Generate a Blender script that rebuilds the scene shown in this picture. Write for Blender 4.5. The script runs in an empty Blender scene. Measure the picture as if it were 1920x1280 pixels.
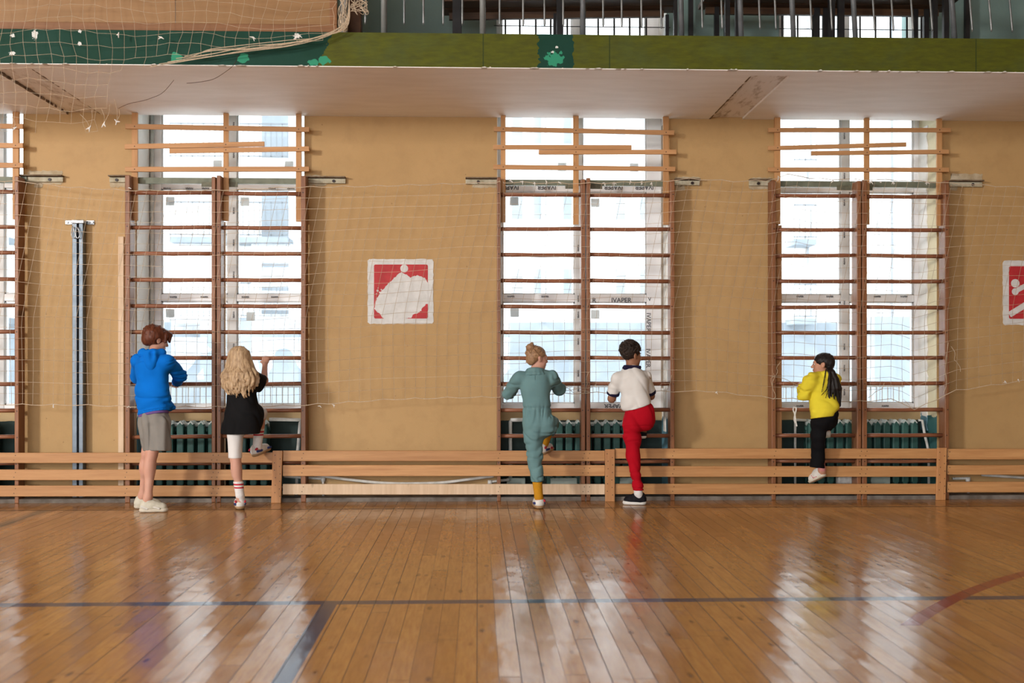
import bpy, math, random
import numpy as np
from mathutils import Vector, Matrix

random.seed(7)
SC = bpy.context.scene
COL = SC.collection
# ------------------------------------------------------------------ camera, world, light, exposure
FPX, DW, EYE, HOR = 2000.0, 9.756, 1.26, 676.0      # focal length in px, distance to the window wall, eye height, horizon row
YAW = math.atan(65 / FPX)
cam = bpy.data.cameras.new('camera'); cam_o = bpy.data.objects.new('camera', cam); COL.objects.link(cam_o)
cam.sensor_width = 36; cam.lens = 36 * FPX / 1920; cam.shift_y = (HOR - 640) / 1920
cam_o.location = (0, -DW, EYE); cam_o.rotation_euler = (math.pi / 2, 0, -YAW)
cam.dof.use_dof = True; cam.dof.focus_distance = 9.3; cam.dof.aperture_fstop = 2.2
cam.clip_end = 300
SC.camera = cam_o
SC.view_settings.view_transform = 'Standard'; SC.view_settings.look = 'None'
SC.view_settings.gamma = 1; SC.view_settings.use_curve_mapping = False
SC.view_settings.exposure = 0.22
W = bpy.data.worlds.new('sky'); SC.world = W; W.use_nodes = True
bg = W.node_tree.nodes['Background']; bg.inputs[0].default_value = (0.93, 0.97, 1.0, 1); bg.inputs[1].default_value = 4.8
def light(name, kind, loc, aim, energy, col=(1, 1, 1), size=None, size_y=None, angle=None):
    l = bpy.data.lights.new(name, kind); l.energy = energy; l.color = col
    if size: l.shape = 'RECTANGLE'; l.size = size; l.size_y = size_y or size
    if angle is not None: l.angle = angle
    o = bpy.data.objects.new(name, l); COL.objects.link(o); o.location = loc
    o.rotation_euler = (Vector(aim) - Vector(loc)).to_track_quat('-Z', 'Y').to_euler()
    return o
light('sun', 'SUN', (-26, 4, 26), (6, 11, 0), 8.0, (1, .97, .92), angle=.02)
# daylight from unseen windows at the left; the rear lamp is added fill
light('daylight_side', 'AREA', (-12.2, -13.5, 4.6), (0, 0, 2.0), 1700, (1, .96, .92), 1.5, 1.7)
light('fill_rear', 'AREA', (-5, -19.0, 2.6), (-2, 0, 2.0), 1200, (.96, .98, 1), 12, 3.8)

# ------------------------------------------------------------------ helpers
CA, SA = math.cos(YAW), math.sin(YAW)
def P(u, v, Y):
    xc = (u - 960) / FPX; zc = (HOR - v) / FPX
    dx, dy = CA * xc + SA, -SA * xc + CA
    t = (Y + DW) / dy
    return Vector((dx * t, Y, EYE + zc * t))
def X(u, Y): return P(u, 600, Y).x
def Z(v, Y, u=895): return P(u, v, Y).z

class MB:
    def __init__(s): s.v = []; s.f = []; s.smooth = False
    def add(s, vs, fs):
        n = len(s.v); s.v += [tuple(p) for p in vs]; s.f += [tuple(i + n for i in f) for f in fs]; return s
    def box(s, x0, x1, y0, y1, z0, z1):
        x0, x1 = min(x0, x1), max(x0, x1); y0, y1 = min(y0, y1), max(y0, y1); z0, z1 = min(z0, z1), max(z0, z1)
        return s.add([(x0,y0,z0),(x1,y0,z0),(x1,y1,z0),(x0,y1,z0),(x0,y0,z1),(x1,y0,z1),(x1,y1,z1),(x0,y1,z1)],
                     [(0,3,2,1),(4,5,6,7),(0,1,5,4),(1,2,6,5),(2,3,7,6),(3,0,4,7)])
    def bar(s, a, b, w, d):      # rectangular bar from a to b in the XZ plane: w across, d along Y
        a, b = Vector(a), Vector(b); t = (b - a).normalized(); y = Vector((0, 1, 0)); n = t.cross(y).normalized()
        vs = [p + n * i * w / 2 + y * j * d / 2 for p in (a, b) for i, j in ((-1,-1),(1,-1),(1,1),(-1,1))]
        return s.add(vs, [(0,1,2,3),(7,6,5,4),(0,4,5,1),(1,5,6,2),(2,6,7,3),(3,7,4,0)])
    def tube(s, pts, r, n=8, closed=False, cap=True):
        pts = [Vector(p) for p in pts]; rs = r if isinstance(r, (list, tuple)) else [r] * len(pts)
        rings = []; prev = None
        for i, p in enumerate(pts):
            a = pts[max(i - 1, 0)]; b = pts[min(i + 1, len(pts) - 1)]
            t = (b - a)
            if t.length < 1e-9: t = Vector((0, 0, 1))
            t.normalize()
            if prev is None:
                prev = Vector((0, 0, 1)) if abs(t.z) < .9 else Vector((1, 0, 0))
            n1 = (prev - t * prev.dot(t)).normalized(); prev = n1; n2 = t.cross(n1)
            rings.append([p + (n1 * math.cos(2 * math.pi * k / n) + n2 * math.sin(2 * math.pi * k / n)) * rs[i] for k in range(n)])
        vs = [q for R in rings for q in R]; fs = []
        for i in range(len(pts) - 1):
            for k in range(n):
                k2 = (k + 1) % n; fs.append((i*n+k, i*n+k2, (i+1)*n+k2, (i+1)*n+k))
        if cap: fs.append(tuple(range(n))[::-1]); fs.append(tuple((len(pts)-1)*n + k for k in range(n)))
        return s.add(vs, fs)
    def prism(s, poly, y0, y1):  # polygon given as (x,z), facing -Y at y0
        n = len(poly)
        vs = [(p[0], y0, p[1]) for p in poly] + [(p[0], y1, p[1]) for p in poly]
        return s.add(vs, [tuple(range(n)), tuple(range(2*n-1, n-1, -1))] + [(i, n+i, n+(i+1)%n, (i+1)%n) for i in range(n)])
    def xprism(s, poly, x0, x1):  # polygon given as (y,z)
        n = len(poly)
        vs = [(x0, p[0], p[1]) for p in poly] + [(x1, p[0], p[1]) for p in poly]
        return s.add(vs, [tuple(range(n)), tuple(range(2*n-1, n-1, -1))] + [(i, n+i, n+(i+1)%n, (i+1)%n) for i in range(n)])

ORG = {}
def link(name, me, mat, parent=None, smooth=False, bevel=0):
    o = bpy.data.objects.new(name, me); COL.objects.link(o)
    if mat is not None: me.materials.append(mat)
    if parent is not None: o.parent = parent; ORG[o] = ORG[parent]
    else: ORG[o] = Vector((0, 0, 0))
    if smooth: me.polygons.foreach_set('use_smooth', [True] * len(me.polygons))
    if bevel:
        b = o.modifiers.new('bevel', 'BEVEL'); b.width = bevel; b.segments = 2; b.limit_method = 'ANGLE'; b.angle_limit = .6
    return o
def build(mb, name, mat, parent=None, smooth=False, bevel=0):
    off = ORG[parent] if parent is not None else Vector((0, 0, 0))
    me = bpy.data.meshes.new(name); me.from_pydata([tuple(Vector(p) - off) for p in mb.v], [], mb.f)
    import bmesh
    bm = bmesh.new(); bm.from_mesh(me); bmesh.ops.recalc_face_normals(bm, faces=bm.faces[:]); bm.to_mesh(me); bm.free()
    return link(name, me, mat, parent, smooth, bevel)
def tag(o, label=None, cat=None, group=None, kind=None):
    if label: o['label'] = label
    if cat: o['category'] = cat
    if group: o['group'] = group
    if kind: o['kind'] = kind
    return o
def thing(name, loc, label, cat, group=None, kind=None):
    o = bpy.data.objects.new(name, None); COL.objects.link(o); o.location = loc; o.empty_display_size = .1
    ORG[o] = Vector(loc); return tag(o, label, cat, group, kind)
def copy_part(o, off, parent=None):
    c = o.copy(); COL.objects.link(c); p = parent if parent is not None else o.parent
    c.parent = p; ORG[c] = ORG[p]; c.location = Vector(o.location) + Vector(off); return c

# ------------------------------------------------------------------ materials
def N(nt, t, **kw):
    n = nt.nodes.new('ShaderNode' + t)
    for k, v in kw.items():
        if k in n.inputs: n.inputs[k].default_value = v
        else: setattr(n, k, v)
    return n
def M(nt, op, a, b=None, c=None, clamp=False):
    n = nt.nodes.new('ShaderNodeMath'); n.operation = op; n.use_clamp = clamp
    for i, x in enumerate((a, b, c)):
        if x is None: continue
        if hasattr(x, 'is_linked') or hasattr(x, 'node'): nt.links.new(x, n.inputs[i])
        else: n.inputs[i].default_value = x
    return n.outputs[0]
def MIX(nt, fac, a, b):
    n = nt.nodes.new('ShaderNodeMix'); n.data_type = 'RGBA'
    for s, x in ((n.inputs['Factor'], fac), (n.inputs['A'], a), (n.inputs['B'], b)):
        if hasattr(x, 'node'): nt.links.new(x, s)
        elif isinstance(x, (int, float)): s.default_value = x
        else: s.default_value = (*x[:3], 1)
    return n.outputs['Result']
def base(name):
    m = bpy.data.materials.new(name); m.use_nodes = True
    nt = m.node_tree; return m, nt, nt.nodes['Principled BSDF']
def coords(nt, scale=(1, 1, 1), kind='Object'):
    tc = N(nt, 'TexCoord'); mp = N(nt, 'Mapping'); mp.inputs['Scale'].default_value = scale
    nt.links.new(tc.outputs[kind], mp.inputs[0]); return mp.outputs[0]
def noise(nt, co, scale, detail=4, rough=.55):
    n = N(nt, 'TexNoise'); n.inputs['Scale'].default_value = scale; n.inputs['Detail'].default_value = detail
    n.inputs['Roughness'].default_value = rough; nt.links.new(co, n.inputs['Vector']); return n.outputs['Fac']
def ramp(nt, fac, lo, hi):
    n = N(nt, 'MapRange'); n.inputs[1].default_value = lo; n.inputs[2].default_value = hi
    nt.links.new(fac, n.inputs[0]); return n.outputs[0]
def bump(nt, b, h, strength=.3, dist=.01):
    n = N(nt, 'Bump'); n.inputs['Strength'].default_value = strength; n.inputs['Distance'].default_value = dist
    nt.links.new(h, n.inputs['Height']); nt.links.new(n.outputs[0], b.inputs['Normal'])
def mat(name, c1, c2=None, scale=6, stretch=(1, 1, 1), rough=.6, lo=.35, hi=.65, bmp=0, bscale=None, metal=0, sheen=0, sss=0, spec=None, detail=4):
    m, nt, b = base(name)
    b.inputs['Roughness'].default_value = rough; b.inputs['Metallic'].default_value = metal
    if spec is None: spec = .25
    if spec is not None: b.inputs['Specular IOR Level'].default_value = spec
    if sheen: b.inputs['Sheen Weight'].default_value = sheen
    if sss:
        b.inputs['Subsurface Weight'].default_value = sss; b.inputs['Subsurface Radius'].default_value = (.012, .005, .003)
        b.inputs['Subsurface Scale'].default_value = 1
    co = coords(nt, stretch)
    c2 = c2 or tuple(x * .8 for x in c1)
    nt.links.new(MIX(nt, ramp(nt, noise(nt, co, scale, detail), lo, hi), c1, c2), b.inputs['Base Color'])
    if bmp: bump(nt, b, noise(nt, co, bscale or scale * 4, 3), bmp)
    return m
def wood(name, c1, c2, axis='z', rough=.5, knots=True, grain=40):
    m, nt, b = base(name); b.inputs['Roughness'].default_value = rough; b.inputs['Specular IOR Level'].default_value = .32
    st = {'x': (.06, 1, 1), 'z': (1, 1, .06), 'y': (1, .06, 1)}[axis]
    co = coords(nt, st); g = noise(nt, co, grain, 5, .6)
    col = MIX(nt, ramp(nt, g, .3, .7), c1, c2)
    oi = N(nt, 'ObjectInfo')
    col = MIX(nt, M(nt, 'MULTIPLY', oi.outputs['Random'], .35), col, tuple(x * .62 for x in c2))
    if knots:
        co2 = coords(nt, {'x': (.45, 0, 1), 'z': (1, 0, .45), 'y': (1, .45, 1)}[axis])
        vo = N(nt, 'TexVoronoi'); vo.inputs['Scale'].default_value = 5.2; nt.links.new(co2, vo.inputs['Vector'])
        k = ramp(nt, vo.outputs['Distance'], .10, .05)
        col = MIX(nt, M(nt, 'MULTIPLY', k, .6), col, tuple(x * .35 for x in c2))
    nt.links.new(col, b.inputs['Base Color']); bump(nt, b, g, .15, .004)
    return m
def z_paint(m, z0, colour, rag=.03, above=False, mixin=1.0):     # a painted zone with a ragged edge below (or above) height z0
    nt = m.node_tree; b = nt.nodes['Principled BSDF']; src = b.inputs['Base Color'].links[0].from_socket
    tc = N(nt, 'TexCoord'); sp = N(nt, 'SeparateXYZ'); nt.links.new(tc.outputs['Object'], sp.inputs[0])
    n = noise(nt, tc.outputs['Object'], 14, 5)
    zz = M(nt, 'ADD', sp.outputs['Z'], M(nt, 'MULTIPLY', M(nt, 'SUBTRACT', n, .5), rag * 4))
    k = M(nt, 'GREATER_THAN' if above else 'LESS_THAN', zz, z0)
    nt.links.new(MIX(nt, M(nt, 'MULTIPLY', k, mixin), src, colour), b.inputs['Base Color'])
    return m

PINE = wood('pine', (.58, .32, .135), (.42, .205, .08), 'x', .42)
PINEZ = wood('pine_upright', (.56, .29, .12), (.41, .19, .075), 'z', .45)
BATTEN = wood('batten_pine', (.58, .32, .145), (.46, .235, .095), 'x', .55)
BATTENZ = wood('batten_pine_upright', (.56, .31, .13), (.45, .225, .085), 'z', .55)
PALE = wood('pale_timber', (.72, .56, .40), (.58, .42, .27), 'z', .6)
BARWOOD = wood('varnished_wood', (.31, .135, .060), (.19, .078, .035), 'z', .38, grain=60)
RUNG = wood('varnished_rung', (.33, .135, .068), (.20, .075, .038), 'x', .33, knots=False, grain=60)
PLY = wood('plywood', (.28, .155, .062), (.22, .115, .040), 'x', .5, grain=14)
PLYFRAME = wood('plywood_frame', (.24, .11, .04), (.17, .07, .025), 'x', .5)
DARKWOOD = wood('dark_wood', (.10, .05, .022), (.045, .022, .012), 'x', .5)
BROWNCOL = mat('brown_paint', (.10, .045, .02), (.06, .025, .012), 8, rough=.5)
WHITEPVC = mat('white_plastic', (.86, .87, .88), (.80, .81, .83), 5, rough=.35)
SILVERPVC = mat('greyed_plastic', (.70, .71, .71), (.60, .62, .62), 5, rough=.4)
INK = mat('grey_ink', (.12, .12, .13), rough=.6)
def sticker_mat():
    m = bpy.data.materials.new('translucent_sticker'); m.use_nodes = True; nt = m.node_tree; nt.nodes.clear()
    o = N(nt, 'OutputMaterial'); a = N(nt, 'BsdfTransparent'); b = N(nt, 'BsdfDiffuse'); b.inputs[0].default_value = (.6, .64, .64, 1); mx = N(nt, 'MixShader'); mx.inputs[0].default_value = .74
    nt.links.new(a.outputs[0], mx.inputs[1]); nt.links.new(b.outputs[0], mx.inputs[2]); nt.links.new(mx.outputs[0], o.inputs[0]); return m
TAPE = sticker_mat()
STEELG = mat('green_grey_steel', (.19, .21, .155), (.13, .145, .105), 9, rough=.5, bmp=.1)
STEELD = mat('dull_brass_plate', (.15, .15, .10), (.10, .10, .07), 30, rough=.5, bmp=.2)
STEELB = mat('blue_grey_steel', (.17, .205, .24), (.12, .15, .18), 10, rough=.38, metal=.4)
GALV = mat('galvanised_steel', (.42, .45, .47), (.28, .30, .32), 30, rough=.35, metal=.8)
BLACK = mat('black_paint', (.012, .012, .014), (.02, .02, .02), 8, rough=.45)
GREYPAINT = mat('grey_paint', (.11, .12, .13), (.07, .08, .085), 10, rough=.4)
RAILROD = mat('bare_steel_rod', (.20, .21, .21), (.12, .13, .13), 12, rough=.35, metal=.5)
CORD = mat('net_cord', (.55, .45, .33), (.44, .35, .25), 60, rough=.8)
WHITECLOTH = mat('white_rag', (.75, .74, .70), (.6, .58, .55), 30, rough=.9)
RADGREEN = mat('radiator_green', (.040, .115, .10), (.025, .075, .068), 9, rough=.42, bmp=.1)
RADWHITE = mat('pipe_white', (.66, .66, .63), (.5, .5, .46), 12, rough=.4)
SIGNWHITE = mat('sign_white', (.66, .67, .66), (.55, .56, .55), 12, rough=.6)
SIGNRED = mat('sign_red', (.48, .035, .04), (.38, .025, .03), 9, rough=.5)
WIRE = mat('dark_cable', (.07, .03, .025), rough=.6)

def wall_mat():
    m, nt, b = base('tan_wall_paint'); b.inputs['Specular IOR Level'].default_value = .2; b.inputs['Roughness'].default_value = .55
    co = coords(nt); big = noise(nt, co, .7, 4); mid = noise(nt, co, 5, 6, .65); fine = noise(nt, co, 160, 2)
    c = MIX(nt, ramp(nt, big, .3, .7), (.465, .302, .136), (.41, .262, .112))
    c = MIX(nt, M(nt, 'MULTIPLY', ramp(nt, mid, .48, .75), .45), c, (.33, .20, .085))
    tc = N(nt, 'TexCoord'); vo = N(nt, 'TexVoronoi'); vo.inputs['Scale'].default_value = 5.5; nt.links.new(tc.outputs['Object'], vo.inputs['Vector'])
    spots = M(nt, 'MULTIPLY', M(nt, 'LESS_THAN', vo.outputs['Distance'], .035), .55)
    c = MIX(nt, spots, c, (.22, .12, .05))
    nt.links.new(c, b.inputs['Base Color']); bump(nt, b, fine, .25, .004)
    return m
WALL = wall_mat()
SOFFIT = mat('soffit_whitewash', (.90, .885, .87), (.84, .82, .80), 2.5, (1, 4, 1), rough=.7, bmp=.12, bscale=60)
z_dirt = mat('soffit_joint', (.85, .82, .80), (.42, .35, .29), 5, (4, 1, 1), rough=.8, lo=.5, hi=.75, bmp=.4, bscale=30)
CRACK = mat('soffit_crack_dirt', (.12, .085, .06), (.26, .20, .15), 14, rough=.9)
TEAL = mat('teal_wall_paint', (.15, .22, .205), (.12, .185, .175), 1.5, rough=.55, bmp=.1, bscale=50)
PLASTER = z_paint(mat('reveal_plaster', (.88, .88, .86), (.78, .77, .72), 3, rough=.7, bmp=.25, bscale=25), .74, (.12, .26, .33), .05)
PLASTER2 = z_paint(mat('reveal_plaster_cream', (.72, .66, .46), (.64, .57, .37), 3, rough=.7, bmp=.25, bscale=25), .74, (.035, .12, .12), .06)
FOAM = mat('sealing_foam', (.75, .75, .72), (.55, .52, .46), 14, rough=.9, bmp=.6, bscale=40)
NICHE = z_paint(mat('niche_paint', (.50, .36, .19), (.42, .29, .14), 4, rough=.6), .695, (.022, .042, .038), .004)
HALLWALL = mat('hall_wall', (.55, .42, .28), (.5, .38, .24), 1, rough=.7)
CEIL = mat('ceiling_white', (.55, .52, .48), (.5, .47, .43), 1, rough=.8)

def fascia_mat():
    m, nt, b = base('fascia_green_paint'); b.inputs['Roughness'].default_value = .6; b.inputs['Specular IOR Level'].default_value = .12
    co = coords(nt); sp = N(nt, 'SeparateXYZ'); nt.links.new(co, sp.inputs[0]); x, z = sp.outputs['X'], sp.outputs['Z']
    n1 = noise(nt, co, 3.2, 5, .6); n2 = noise(nt, coords(nt, (1, 1, 4)), 9, 5, .65); n3 = noise(nt, co, 26, 3, .5); n4 = noise(nt, co, 75, 3, .6)
    olive = MIX(nt, ramp(nt, n2, .35, .7), (.082, .093, .009), (.056, .060, .010))
    olive = MIX(nt, M(nt, 'MULTIPLY', ramp(nt, n1, .5, .72), .35), olive, (.055, .085, .035))
    dark = MIX(nt, ramp(nt, n1, .3, .7), (.006, .038, .023), (.011, .050, .036))
    jx = M(nt, 'ADD', x, M(nt, 'MULTIPLY', M(nt, 'SUBTRACT', n3, .5), .10))
    jx2 = M(nt, 'ADD', jx, M(nt, 'MULTIPLY', M(nt, 'SUBTRACT', z, 3.62), -.45))
    left = M(nt, 'LESS_THAN', jx2, FX(610))
    col = MIX(nt, left, olive, dark)
    patch = M(nt, 'MULTIPLY', M(nt, 'GREATER_THAN', jx, FX(1009)), M(nt, 'LESS_THAN', jx, FX(1075)))
    col = MIX(nt, patch, col, dark)
    def blob(u, v, ru, rv):
        dx = M(nt, 'DIVIDE', M(nt, 'SUBTRACT', x, FX(u)), ru * 8.11 / FPX); dz = M(nt, 'DIVIDE', M(nt, 'SUBTRACT', z, FZ(v)), rv * 8.11 / FPX)
        d = M(nt, 'ADD', M(nt, 'MULTIPLY', dx, dx), M(nt, 'MULTIPLY', dz, dz))
        d = M(nt, 'ADD', d, M(nt, 'MULTIPLY', M(nt, 'SUBTRACT', n3 if ru > 7 else n4, .5), 4.0 if ru > 7 else 5.0)); return M(nt, 'LESS_THAN', d, 1)
    for u, v, a, c in ((1040, 108, 17, 14), (587, 120, 9, 6), (608, 116, 10, 9), (330, 112, 11, 8), (457, 113, 11, 8)):
        col = MIX(nt, blob(u, v, a, c), col, (.03, .24, .14))
    for u, v, a, c in ((65, 73, 5, 9), (24, 75, 4, 3), (23, 108, 6, 3), (150, 66, 3, 3), (149, 89, 3, 4), (556, 70, 6, 4), (1036, 96, 3, 2), (1044, 87, 3, 2)):
        col = MIX(nt, blob(u, v, a, c), col, (.6, .62, .6))
    for u in (906, 1143, 1830):
        k = M(nt, 'LESS_THAN', M(nt, 'ABSOLUTE', M(nt, 'SUBTRACT', x, FX(u))), .004); col = MIX(nt, k, col, (.03, .045, .012))
    edge = M(nt, 'GREATER_THAN', M(nt, 'ADD', M(nt, 'MULTIPLY', M(nt, 'SUBTRACT', n3, .62), .07), M(nt, 'SUBTRACT', FZ(127), z)), .0)
    col = MIX(nt, edge, col, (.5, .45, .38))
    nt.links.new(col, b.inputs['Base Color']); bump(nt, b, n2, .12, .006)
    return m
def FX(u): return X(u, -1.645)
def FZ(v): return Z(v, -1.645)
FASCIA = fascia_mat()

def circle3(a, b, c):
    ax, ay = a; bx, by = b; cx, cy = c
    d = 2 * (ax*(by-cy) + bx*(cy-ay) + cx*(ay-by))
    ux = ((ax*ax+ay*ay)*(by-cy) + (bx*bx+by*by)*(cy-ay) + (cx*cx+cy*cy)*(ay-by)) / d
    uy = ((ax*ax+ay*ay)*(cx-bx) + (bx*bx+by*by)*(ax-cx) + (cx*cx+cy*cy)*(bx-ax)) / d
    return ux, uy, math.hypot(ax-ux, ay-uy)
def ground(u, v):
    t = EYE * FPX / (v - HOR); xc = (u - 960) / FPX
    return ((CA * xc + SA) * t, (-SA * xc + CA) * t - DW)
def floor_mat():
    m, nt, b = base('varnished_floorboards')
    tc = N(nt, 'TexCoord'); sp = N(nt, 'SeparateXYZ'); nt.links.new(tc.outputs['Object'], sp.inputs[0]); x, y = sp.outputs['X'], sp.outputs['Y']
    wob = noise(nt, coords(nt, (1, .3, 1)), 1.1, 2)
    bw = M(nt, 'DIVIDE', M(nt, 'ADD', x, M(nt, 'MULTIPLY', wob, .006)), .0885)
    row = M(nt, 'FLOOR', bw); fr = M(nt, 'FRACT', bw)
    wn = N(nt, 'TexWhiteNoise'); wn.noise_dimensions = '1D'; nt.links.new(row, wn.inputs['W'])
    ys = M(nt, 'ADD', M(nt, 'DIVIDE', y, 2.7), M(nt, 'MULTIPLY', wn.outputs['Value'], 7.0)); seg = M(nt, 'FLOOR', ys); fy = M(nt, 'FRACT', ys)
    cv = N(nt, 'CombineXYZ'); nt.links.new(row, cv.inputs[0]); nt.links.new(seg, cv.inputs[1])
    w2 = N(nt, 'TexWhiteNoise'); w2.noise_dimensions = '3D'; nt.links.new(cv.outputs[0], w2.inputs['Vector']); rnd = w2.outputs['Value']
    # grain coordinates shifted per board
    cg = N(nt, 'CombineXYZ'); nt.links.new(M(nt, 'ADD', x, M(nt, 'MULTIPLY', rnd, 13.0)), cg.inputs[0]); nt.links.new(M(nt, 'MULTIPLY', y, .10), cg.inputs[1]); nt.links.new(M(nt, 'MULTIPLY', rnd, 5.0), cg.inputs[2])
    g = noise(nt, cg.outputs[0], 55, 5, .6)
    blotch = noise(nt, coords(nt, (1, .5, 1)), 1.6, 4, .6)
    c = MIX(nt, rnd, (.47, .238, .066), (.32, .145, .034))
    c = MIX(nt, M(nt, 'MULTIPLY', ramp(nt, g, .38, .72), .55), c, (.20, .075, .018))
    c = MIX(nt, M(nt, 'MULTIPLY', ramp(nt, blotch, .45, .75), .4), c, (.46, .21, .065))
    vo = N(nt, 'TexVoronoi'); vo.inputs['Scale'].default_value = 5.0; nt.links.new(coords(nt, (1.8, .6, 1)), vo.inputs['Vector'])
    c = MIX(nt, M(nt, 'MULTIPLY', ramp(nt, vo.outputs['Distance'], .15, .05), .75), c, (.085, .028, .007))
    sc = noise(nt, coords(nt, (1, 5, 1)), 3.5, 5, .7)
    c = MIX(nt, M(nt, 'MULTIPLY', ramp(nt, sc, .60, .70), .35), c, (.10, .04, .012))
    gap = M(nt, 'LESS_THAN', fr, M(nt, 'ADD', .012, M(nt, 'MULTIPLY', wn.outputs['Value'], .035)))
    gap = M(nt, 'MAXIMUM', gap, M(nt, 'LESS_THAN', fy, .0012))
    seam = M(nt, 'LESS_THAN', M(nt, 'ABSOLUTE', M(nt, 'SUBTRACT', y, ground(900, 953)[1])), .012)
    gap = M(nt, 'MAXIMUM', gap, seam)
    # painted court lines
    worn = noise(nt, coords(nt), 9, 5, .7)
    def line(mask, col):
        return MIX(nt, M(nt, 'MULTIPLY', mask, ramp(nt, worn, .74, .62)), c, col)
    yl = ground(960, 1127)[1]
    c = line(M(nt, 'LESS_THAN', M(nt, 'ABSOLUTE', M(nt, 'SUBTRACT', y, yl)), .042), (.022, .028, .075))
    xl = ground(524, 1280)[0] * .5 + ground(621, 1130)[0] * .5
    k = M(nt, 'MULTIPLY', M(nt, 'LESS_THAN', M(nt, 'ABSOLUTE', M(nt, 'SUBTRACT', x, xl)), .041), M(nt, 'LESS_THAN', y, yl))
    c = line(k, (.022, .03, .08))
    xl = ground(42, 971)[0]; ye = ground(85, 957)[1]
    k = M(nt, 'MULTIPLY', M(nt, 'LESS_THAN', M(nt, 'ABSOLUTE', M(nt, 'SUBTRACT', x, xl)), .05), M(nt, 'LESS_THAN', y, ye))
    c = line(k, (.06, .055, .025))
    cx, cy, cr = circle3(ground(1730, 1155), ground(1800, 1117), ground(1920, 1075))
    dx = M(nt, 'SUBTRACT', x, cx); dy = M(nt, 'SUBTRACT', y, cy)
    d = M(nt, 'SQRT', M(nt, 'ADD', M(nt, 'MULTIPLY', dx, dx), M(nt, 'MULTIPLY', dy, dy)))
    k = M(nt, 'MULTIPLY', M(nt, 'LESS_THAN', M(nt, 'ABSOLUTE', M(nt, 'SUBTRACT', d, cr)), .04), M(nt, 'GREATER_THAN', y, ground(1712, 1172)[1]))
    c = line(k, (.22, .014, .010))
    c = MIX(nt, gap, c, (.018, .008, .004))
    nt.links.new(c, b.inputs['Base Color'])
    rn = noise(nt, coords(nt, (1, .25, 1)), 7, 5, .7)
    r = M(nt, 'ADD', M(nt, 'MULTIPLY', ramp(nt, rn, .3, .75), .13), .125)
    nt.links.new(M(nt, 'ADD', r, M(nt, 'MULTIPLY', gap, .4)), b.inputs['Roughness'])
    b.inputs['IOR'].default_value = 1.5
    # each board lies at a slightly different tilt and is a little cupped; the varnish surface is uneven
    tilt = M(nt, 'MULTIPLY', M(nt, 'MULTIPLY', M(nt, 'SUBTRACT', fr, .5), M(nt, 'SUBTRACT', rnd, .5)), .0018)
    f5 = M(nt, 'SUBTRACT', fr, .5); cup = M(nt, 'MULTIPLY', M(nt, 'MULTIPLY', f5, f5), .0014)
    und = M(nt, 'MULTIPLY', noise(nt, coords(nt, (1, .55, 1)), 2.6, 3, .5), .010)
    cw = N(nt, 'CombineXYZ'); nt.links.new(M(nt, 'ADD', x, M(nt, 'MULTIPLY', rnd, 9.0)), cw.inputs[0]); nt.links.new(M(nt, 'MULTIPLY', y, .7), cw.inputs[1]); nt.links.new(row, cw.inputs[2])
    wv = M(nt, 'MULTIPLY', noise(nt, cw.outputs[0], 6, 2, .5), .0022)
    h = M(nt, 'ADD', M(nt, 'ADD', tilt, cup), M(nt, 'ADD', und, wv)); h = M(nt, 'SUBTRACT', h, M(nt, 'MULTIPLY', gap, .002))
    bn = N(nt, 'Bump'); bn.inputs['Strength'].default_value = 1; bn.inputs['Distance'].default_value = 1.0
    nt.links.new(h, bn.inputs['Height']); nt.links.new(bn.outputs[0], b.inputs['Normal'])
    return m
FLOOR = floor_mat()

def glass_mat():
    m = bpy.data.materials.new('window_glass'); m.use_nodes = True; nt = m.node_tree; nt.nodes.clear()
    out = N(nt, 'OutputMaterial'); t = N(nt, 'BsdfTransparent'); t.inputs[0].default_value = (.93, .96, .97, 1)
    g = N(nt, 'BsdfGlossy'); g.inputs['Roughness'].default_value = .02; fr = N(nt, 'Fresnel'); fr.inputs[0].default_value = 1.45
    mx = N(nt, 'MixShader'); nt.links.new(fr.outputs[0], mx.inputs[0]); nt.links.new(t.outputs[0], mx.inputs[1]); nt.links.new(g.outputs[0], mx.inputs[2])
    nt.links.new(mx.outputs[0], out.inputs[0]); return m
GLASS = glass_mat()
# ------------------------------------------------------------------ the hall
def struct(name, mb, m, parent=None, **kw):
    o = build(mb, name, m, parent, **kw)
    if parent is None: o['kind'] = 'structure'
    return o
SZ = Z(220, 0); FT = Z(63, -1.645)                    # soffit height, top of the green fascia
XL, XR, YF, HC = -12.6, 12.0, -20.0, 7.0
OPEN = [(X(44, 0) - 1.56, X(44, 0)), (X(256, 0), X(571, 0)), (X(932, 0), X(1254, 0)), (X(1459, 0), X(1757, 0))]
struct('floor', MB().box(XL, XR, YF, .45, -.2, 0), FLOOR)
w = MB(); ed = [XL] + [e for o in OPEN for e in o] + [XR]
HT = SZ + .30                                          # the window heads rise a little above the soffit
for i in range(0, len(ed), 2): w.box(ed[i], ed[i+1], 0, .55, 0, HT)
for a, b in OPEN:
    w.box(a, b, .36, .55, 0, Z(770, .45))
wb = struct('wall_back', w, WALL)
UOP = [(X(930, 0), X(1250, 0)), (X(1460, 0), X(1735, 0)), (X(256, 0), X(571, 0))]
uo = sorted(UOP); w = MB(); ed = [XL] + [e for o in uo for e in o] + [XR]
for i in range(0, len(ed), 2): w.box(ed[i], ed[i+1], 0, .55, HT, HC)
for a, b in uo: w.box(a, b, 0, .55, HT, 3.98); w.box(a, b, 0, .55, 6.4, HC)
struct('wall_back_upper', w, TEAL)
struct('wall_left', MB().box(XL - .2, XL, YF, .55, -.2, HC), HALLWALL)
struct('wall_right', MB().box(XR, XR + .2, YF, .55, -.2, HC), HALLWALL)
struct('wall_front', MB().box(XL - .2, XR + .2, YF - .2, YF, -.2, HC), HALLWALL)
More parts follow.
